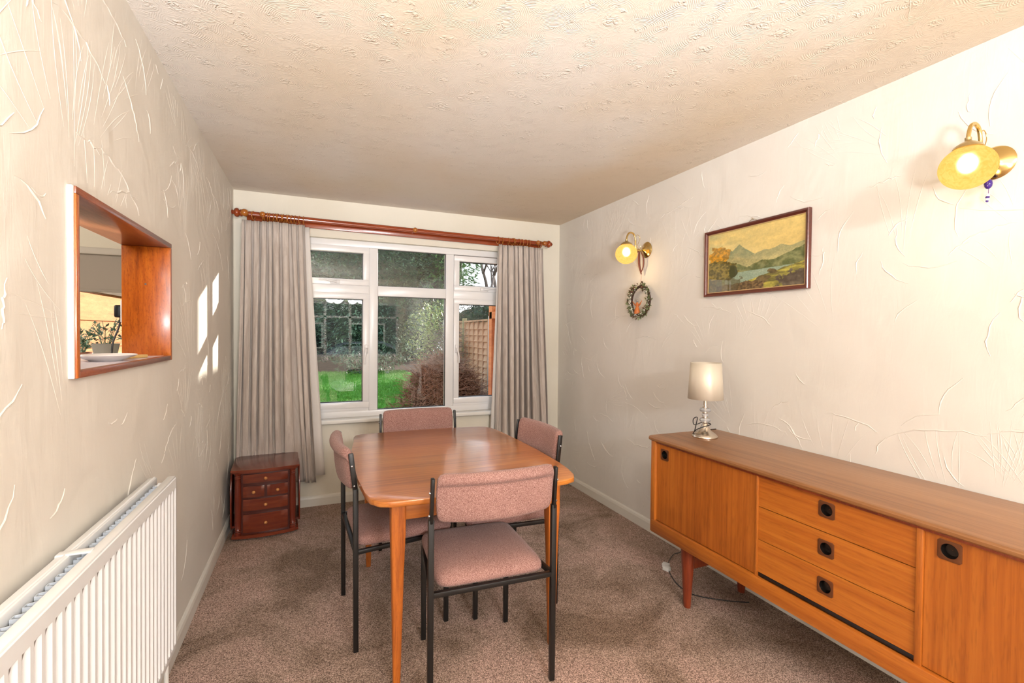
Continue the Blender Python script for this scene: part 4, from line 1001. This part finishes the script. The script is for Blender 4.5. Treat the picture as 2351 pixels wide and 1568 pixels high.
# ------------------------------------------------------------------ garden
GZ = -.17
def ground(name, x0, x1, y0, y1, z, mat):
    mb = MB(); mb.box(x0, x1, y0, y1, z - .3, z); return struct(mb, name, mat)
def gm(name, stops, scale, rough=.9, bump=.6):
    M = Mat(name, rough, spec=.15); v = M.coord(); M.color(M.ramp(M.noise(v, scale, 5, .7), [(p, L(*c)) for p, c in stops])); M.bump(M.noise(v, scale * 1.5, 4, .7), bump, .03); return M.m
m_lawn = gm('lawn_turf', [(.3, (44, 84, 22)), (.5, (72, 124, 36)), (.7, (100, 154, 54))], 9)
m_soil = gm('leaf_litter', [(.3, (34, 24, 20)), (.5, (62, 44, 36)), (.7, (108, 80, 64))], 8)
m_patio = gm('paving', [(.3, (120, 114, 106)), (.7, (168, 160, 150))], 3)
m_road = gm('asphalt', [(.3, (70, 72, 76)), (.7, (98, 100, 104))], 3)
o = ground('ground_soil', -14, 16, 5.5, 40, GZ - .02, m_soil); o = ground('ground_lawn', -6, 3.4, 6.0, 19.2, GZ, m_lawn)
ground('ground_patio', -8, 16, 4.24, 6.0, GZ, m_patio)
ground('ground_street', -25, 30, -30, YR - .2, GZ - .25, m_road)
rnd = random.Random(2)
mb = MB()
for _ in range(15000):
    x = rnd.uniform(-1.5, 3.3); y = 8 + 11.3 * rnd.random() ** 1.2; hgt = rnd.uniform(.03, .07)
    d = Vector((rnd.uniform(-.5, .5), rnd.uniform(-.5, .5), 1)); s_ = Vector((rnd.uniform(-1, 1), rnd.uniform(-.3, .3), 0)).normalized() * .008
    p = Vector((x, y, GZ)); mb.bm.faces.new([mb.bm.verts.new(p - s_), mb.bm.verts.new(p + s_), mb.bm.verts.new(p + d * hgt)])
o = mb.build('grass', plain('grass_blade', (82, 142, 40), .7), None, None, False); tag(o, 'short green grass growing on the lawn outside the window', 'grass', None, 'stuff')

def crown(par, cx, cy, z0, z1, rx, ry, n, ln, wd, mat, seed, fill=.35, cone=0.0, droop=0.0, name='foliage', side=True):
    rnd = random.Random(seed); mb = MB()
    cl_ = [(rnd.gauss(0, 1), rnd.gauss(0, 1), rnd.gauss(0, 1)) for _ in range(26)]
    cl_ = [Vector(c).normalized() for c in cl_]
    for _ in range(n):
        v = Vector((rnd.gauss(0, 1), rnd.gauss(0, 1), rnd.gauss(0, 1))).normalized()
        if v.y > .35 and rnd.random() < .75: v.y = -v.y     # leaf out the side the garden is seen from more densely
        lump = max(v.dot(c) for c in cl_); r_ = (1 - fill * rnd.random() ** 1.5) * (.72 + .34 * max(0, lump - .7) / .3)
        zz = .5 + v.z * .5 * r_ ; k = 1 - cone * zz
        p = Vector((cx + v.x * rx * r_ * k, cy + v.y * ry * r_ * k, z0 + (z1 - z0) * zz))
        d = Vector((v.x, v.y, v.z * .5 - droop)) + Vector((rnd.uniform(-.9, .9), rnd.uniform(-.9, .9), rnd.uniform(-.7, .7)))
        mb.leaf(p, d, Vector((rnd.uniform(-.7, .7), rnd.uniform(-.7, .7), 1)), ln * rnd.uniform(.6, 1.3), wd * rnd.uniform(.7, 1.2))
    return mb.build(name, mat, par, None, False)
def leafmat(name, a, b, c, rough=.55):
    M = Mat(name, rough, spec=.35); v = M.coord(); M.color(M.ramp(M.noise(v, 1.6, 4, .7), [(.34, L(*a)), (.5, L(*b)), (.66, L(*c))]))
    M.b.inputs['Subsurface Weight'].default_value = 0; return M.m
m_dk = leafmat('conifer_leaf', (44, 68, 56), (84, 114, 90), (132, 158, 122)); m_lau = leafmat('laurel_leaf', (56, 96, 56), (98, 144, 84), (150, 190, 124), .35)
m_yl = leafmat('privet_leaf', (96, 116, 60), (150, 168, 96), (196, 204, 140)); m_iv = leafmat('ivy_leaf', (52, 52, 44), (84, 80, 66), (120, 112, 96))
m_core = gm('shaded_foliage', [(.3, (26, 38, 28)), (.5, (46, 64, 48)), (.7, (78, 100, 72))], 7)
m_bark = gm('bark', [(.3, (44, 36, 30)), (.7, (84, 70, 58))], 12); m_tw = plain('dead_twig', (128, 88, 66), .9); m_tw2 = plain('grey_twig', (116, 100, 90), .9)
def tree(name, x, y, z0, z1, rx, ry, n, ln, wd, mat, seed, label, tr, th_=.12, **k):
    t = thing(name, (x, y, GZ), label, 'tree', 'evergreens at the end of the garden')
    mb = MB(); mb.tube([(0, 0, 0), (.05, .03, tr * .5), (0, 0, tr)], [th_, th_ * .8, th_ * .5], 10)
    for i in range(7):
        a = i * 2.4; mb.tube([(0, 0, tr * (.35 + .08 * i)), (cos(a) * rx * .35, sin(a) * ry * .35, tr * (.5 + .08 * i)), (cos(a) * rx * .7, sin(a) * ry * .7, tr * (.6 + .08 * i))], [th_ * .4, th_ * .25, th_ * .1], 6)
    mb.build('trunk', m_bark, t, 180)
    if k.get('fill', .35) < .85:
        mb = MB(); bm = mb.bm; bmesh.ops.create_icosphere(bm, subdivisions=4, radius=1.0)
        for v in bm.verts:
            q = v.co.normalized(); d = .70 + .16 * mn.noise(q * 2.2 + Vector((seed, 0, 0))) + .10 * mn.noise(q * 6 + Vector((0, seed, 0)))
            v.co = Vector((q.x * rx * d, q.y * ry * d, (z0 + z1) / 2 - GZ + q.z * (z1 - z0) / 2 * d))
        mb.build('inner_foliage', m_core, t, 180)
    crown(t, 0, 0, z0 - GZ, z1 - GZ, rx, ry, n, ln, wd, mat, seed, **k); return t
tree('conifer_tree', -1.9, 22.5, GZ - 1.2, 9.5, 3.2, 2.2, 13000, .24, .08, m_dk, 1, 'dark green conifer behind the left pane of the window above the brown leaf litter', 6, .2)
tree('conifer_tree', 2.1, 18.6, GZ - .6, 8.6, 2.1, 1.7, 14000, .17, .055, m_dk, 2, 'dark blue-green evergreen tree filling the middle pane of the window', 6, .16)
tree('laurel_tree', 4.6, 20.2, 1.6, 9.0, 2.2, 1.6, 8000, .22, .09, m_lau, 3, 'bright green laurel tree whose crown ends against the sky in the upper right pane', 5, .12)
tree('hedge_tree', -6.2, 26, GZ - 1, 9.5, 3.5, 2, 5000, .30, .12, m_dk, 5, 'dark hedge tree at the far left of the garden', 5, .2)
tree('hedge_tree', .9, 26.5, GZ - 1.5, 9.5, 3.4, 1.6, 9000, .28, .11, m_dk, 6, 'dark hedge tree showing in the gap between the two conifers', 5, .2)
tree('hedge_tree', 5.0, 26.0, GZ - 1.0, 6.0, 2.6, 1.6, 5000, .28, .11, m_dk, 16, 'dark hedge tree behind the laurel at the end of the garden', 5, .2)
tree('bushy_shrub', 2.75, 12.0, .25, 2.25, .66, .6, 2300, .075, .03, m_yl, 7, 'pale yellow-green leafy shrub in front of the dark trees right of the lawn', 1.6, .03, fill=.9)
tree('ivy_thicket', 6.3, 17.5, .6, 2.75, 1.9, 1.0, 6200, .10, .04, m_iv, 8, 'grey-brown thicket of bare twigs and ivy behind the wooden fence', 1.8, .05, fill=.84)
nb_ = thing('tall_sun_blocker', (4.6, 4.3, GZ), 'tall unseen brick block added beyond the right garden fence to cut off the sun', 'sun blocker')  # added out of view: its end cuts off the sun on the left wall
m_brick = plain('brick', (150, 96, 78), .9)
MB().box(0, 4, 0, 3.44, 0, 5.6).build('walls', m_brick, nb_); MB().box(-.1, 4.1, -.1, 3.5, 5.6, 5.75).build('roof', m_brick, nb_)
sh_ = thing('low_sun_blocker', (4.6, 7.80, GZ), 'low unseen block added beside the tall one to trim the sun patches', 'shed')  # added out of view: its top sets the lower edge of the sun patches
MB().box(0, 2.4, 0, 2.2, 0, 3.25).build('walls', m_tw, sh_); MB().box(-.02, 2.5, -.02, 2.3, 3.25, 3.34).build('roof', m_soil, sh_)
def twigs(name, cx, cy, z, rx, ry, hgt, n, mat, seed, label, cat, r=.006):
    rnd = random.Random(seed); mb = MB()
    for _ in range(n):
        u = Vector((rnd.gauss(0, .42), rnd.gauss(0, .42), 0)); k = max(0, 1 - u.length_squared / 1.6)
        p = Vector((u.x * rx, u.y * ry, hgt * k * rnd.uniform(.2, 1.0))); d = Vector((rnd.uniform(-1, 1), rnd.uniform(-1, 1), rnd.uniform(-.35, .55))).normalized() * rnd.uniform(.15, .4)
        mb.tube([p, p + d * .5 + Vector((0, 0, rnd.uniform(-.03, .05))), p + d], [r, r * .8, r * .4], 3)
    o = mb.build(name, mat, None, None, False); o.location = (cx, cy, z); tag(o, label, cat); return o
o = twigs('brushwood_heap', 2.42, 9.3, GZ, .80, .75, 1.08, 5200, m_tw, 3, 'reddish-brown heap of cut twigs right of the lawn by the fence', 'brushwood heap', .0065)
mb = MB(); mb.sphere((0, 0, 0), .62, 24, .95, cut=(.5, 1)); oc = mb.build('compost_core', m_soil, o, 180); oc.location = (0, 0, -.02); oc.scale = (1.0, .9, 1.0)
o = twigs('bare_shrub', 3.0, 11.2, GZ + .6, .7, .6, 1.2, 500, m_tw2, 5, 'bare brown twiggy shrub between the leafy shrub and the brushwood heap', 'shrub', .005)
# bare deciduous tree
bt = thing('bare_tree', (8.5, 23.6, GZ), 'leafless grey tree standing against the white sky in the upper right pane', 'tree')
mb = MB(); rb = random.Random(5)
def br(p, d, l, r, dep):
    q = p + d * l; mb.tube([p, (p + q) / 2 + Vector((rb.uniform(-.04, .04), 0, 0)) * l, q], [r, r * .85, r * .65], 5)
    if dep == 0: return
    for _ in range(3 if dep > 1 else 4):
        nd = (d + Vector((rb.uniform(-.55, .55), rb.uniform(-.5, .5), rb.uniform(-.05, .45)))).normalized(); br(q if rb.random() < .6 else p.lerp(q, .7), nd, l * rb.uniform(.6, .8), r * .6, dep - 1)
br(Vector((0, 0, 0)), Vector((.02, 0, 1)), 3.2, .16, 5); mb.build('branches', m_tw2, bt, 180)

# boundary fence on the right: posts, boarded panels
m_fence = wood('fence_board', (206, 164, 128), (184, 140, 106), (150, 108, 80), 2, 5, .85, 0, .12, .4)
m_fenceo = wood('orange_fence_board', (222, 146, 92), (204, 124, 70), (172, 96, 52), 1, 5, .8, 0, .12, .3)
m_conc = plain('concrete', (176, 176, 170), .9); m_grw = wood('greenish_post', (168, 160, 116), (146, 138, 96), (116, 108, 74), 2, 5, .9, 0, .1, .3)
FXR = 3.5
def fpanel(y0, y1, label, n=6):
    t = thing('boundary_fence', (FXR, (y0 + y1) / 2, GZ), label, 'fence panel', 'fence panels along the right side of the garden'); cyy = (y0 + y1) / 2
    mb = MB(); hgt = 1.80; nb = 12
    for i in range(nb):
        z0 = .06 + (hgt - .1) * i / nb; z1 = z0 + (hgt - .1) / nb + .03
        m3 = Matrix.Rotation(R(13), 3, 'Y'); mb.obox((0, 0, (z0 + z1) / 2), (.012, y1 - y0 - .1, z1 - z0), m3)
    mb.build('boards', m_fence, t)
    for y in [y0 - cyy + .05 + (y1 - y0 - .1) * k / (n - 1) for k in range(n)]: MB().box(-.04, -.012, y - .018, y + .018, .06, hgt).build('batten', m_fence, t)
    MB().box(-.045, .03, y0 - cyy + .04, y1 - cyy - .04, hgt, hgt + .035).build('capping', m_fence, t)
for k, (a, b, lb) in enumerate(((9.55, 11.35, 'brown boarded fence panel between the concrete post and the greenish post'), (11.45, 13.3, 'brown fence panel beyond the greenish post'), (7.7, 9.45, 'brown fence panel nearest the house along the right boundary'))): fpanel(a, b, lb)
for y, mt, lb in ((11.4, m_grw, 'greenish wooden fence post right of the window mullion'), (9.5, m_conc, 'grey concrete fence post left of the orange fence'), (13.35, m_conc, 'grey concrete fence post at the far end of the fence')):
    o = MB().box(-.05, .05, -.05, .05, 0, 1.90, .01).build('fence_post', mt, None, 30); o.location = (FXR, y, GZ); tag(o, lb, 'fence post', 'fence posts')
def ofence(name, x, y0, y1, top, label, horizontal=False):
    t = thing(name, (x, (y0 + y1) / 2, GZ), label, 'fence'); cyy = (y0 + y1) / 2; hh_ = top - GZ
    if horizontal:
        n = 7
        for k in range(n): MB().obox((0, 0, hh_ * (k + .5) / n), (.02, y1 - y0, hh_ / n + .02), Matrix.Rotation(R(-4), 3, 'Y')).build('board', m_fenceo, t)
        MB().box(-.05, .05, y0 - cyy, y1 - cyy, hh_, hh_ + .06).build('capping', plain('dark_rail', (84, 66, 46), .9), t)
    else:
        mb = MB(); n = int((y1 - y0) / .12)
        for k in range(n): yy = y0 - cyy + (y1 - y0) * k / n; MB().box(-.01, .01, yy, yy + .11, 0, hh_).build('board', m_fenceo, t)
        MB().box(-.05, -.01, y0 - cyy, y1 - cyy, hh_ - .12, hh_ - .04).build('rail', m_fenceo, t); MB().box(-.05, .05, y0 - cyy - .02, y0 - cyy + .08, 0, hh_ + .05).build('post', m_fenceo, t); MB().box(-.05, .05, y1 - cyy - .08, y1 - cyy + .02, 0, hh_ + .05).build('post', m_fenceo, t)
ofence('orange_fence', 2.02, 4.35, 5.40, 1.66, 'orange close-boarded fence just outside the right edge of the window')
ofence('orange_side_fence', -2.04, 4.5, 9.0, 1.74, 'orange horizontal board fence seen through the kitchen window beyond the hatch', True)

# ------------------------------------------------------------------ street behind the camera, mirrored in the panes
hs = thing('house', (1.0, -19, GZ - .25), 'dark house with white windows across the street, mirrored in the left pane', 'house')
m_render = plain('grey_render', (120, 118, 116), .9); m_roof = plain('dark_tiles', (62, 56, 56), .9); m_dkglass = plain('dark_window', (40, 46, 54), .1)
MB().box(-9, 9, -3.5, 3.5, 0, 5.2).build('walls', m_render, hs)
mb = MB(); A = [mb.bm.verts.new(v) for v in ((-9.3, -3.9, 5.2), (-9.3, 3.9, 5.2), (-9.3, 0, 8), (9.3, -3.9, 5.2), (9.3, 3.9, 5.2), (9.3, 0, 8))]
for f in ((0, 2, 1), (3, 4, 5), (0, 3, 5, 2), (1, 2, 5, 4), (0, 1, 4, 3)): mb.bm.faces.new([A[i] for i in f])
mb.build('roof', m_roof, hs)
for z in (1.0, 3.4):
    for x in (-7, -4.2, -1.4, 1.4, 4.2, 7):
        f = MB().box(x - .8, x + .8, 3.5, 3.56, z, z + 1.2).build('window', m_white, hs); MB().box(x - .72, x - .04, 3.56, 3.58, z + .08, z + 1.12).box(x + .04, x + .72, 3.56, 3.58, z + .08, z + 1.12).build('pane', m_dkglass, f)
car = thing('car', (1.3, -9.2, GZ - .25), 'silver car parked in the street, mirrored in the lower left pane', 'car')
mb = MB(); body = [(-2.1, .35), (-2.15, .75), (-1.9, .92), (-1.1, 1.0), (-.4, 1.42), (.9, 1.46), (1.7, 1.08), (2.1, .98), (2.15, .4)]
rows = []
for yy, k in ((-.86, .94), (-.78, 1), (.78, 1), (.86, .94)): rows.append([mb.bm.verts.new((x * (1 if abs(yy) < .8 else .985), yy * (1 if z < 1.02 else .82), z * (1 if abs(yy) < .8 else .97))) for x, z in body])
for a, b in zip(rows, rows[1:]):
    for i in range(len(body) - 1): mb.bm.faces.new([a[i], a[i + 1], b[i + 1], b[i]])
mb.bm.faces.new(rows[0]); mb.bm.faces.new(rows[-1][::-1]); mb.build('body', plain('silver_paint', (176, 184, 192), .25, .5), car, 40)
for sg in (-1, 1):
    mb = MB(); mb.prism([(-.95, 1.03), (-.38, 1.36), (.86, 1.38), (1.5, 1.08)], -.004, .004, Matrix(((1, 0, 0, 0), (0, 0, 1, sg * .735), (0, 1, 0, 0), (0, 0, 0, 1)))); mb.build('side_window', m_dkglass, car)
    for x in (-1.35, 1.35):
        mb = MB(); mb.lathe([(.32, -.1), (.33, 0), (.32, .1)], 24, Matrix.Translation((x, sg * .76, .33)) @ Matrix.Rotation(R(90), 4, 'X')); mb.build('wheel', m_blackpl, car, 40)
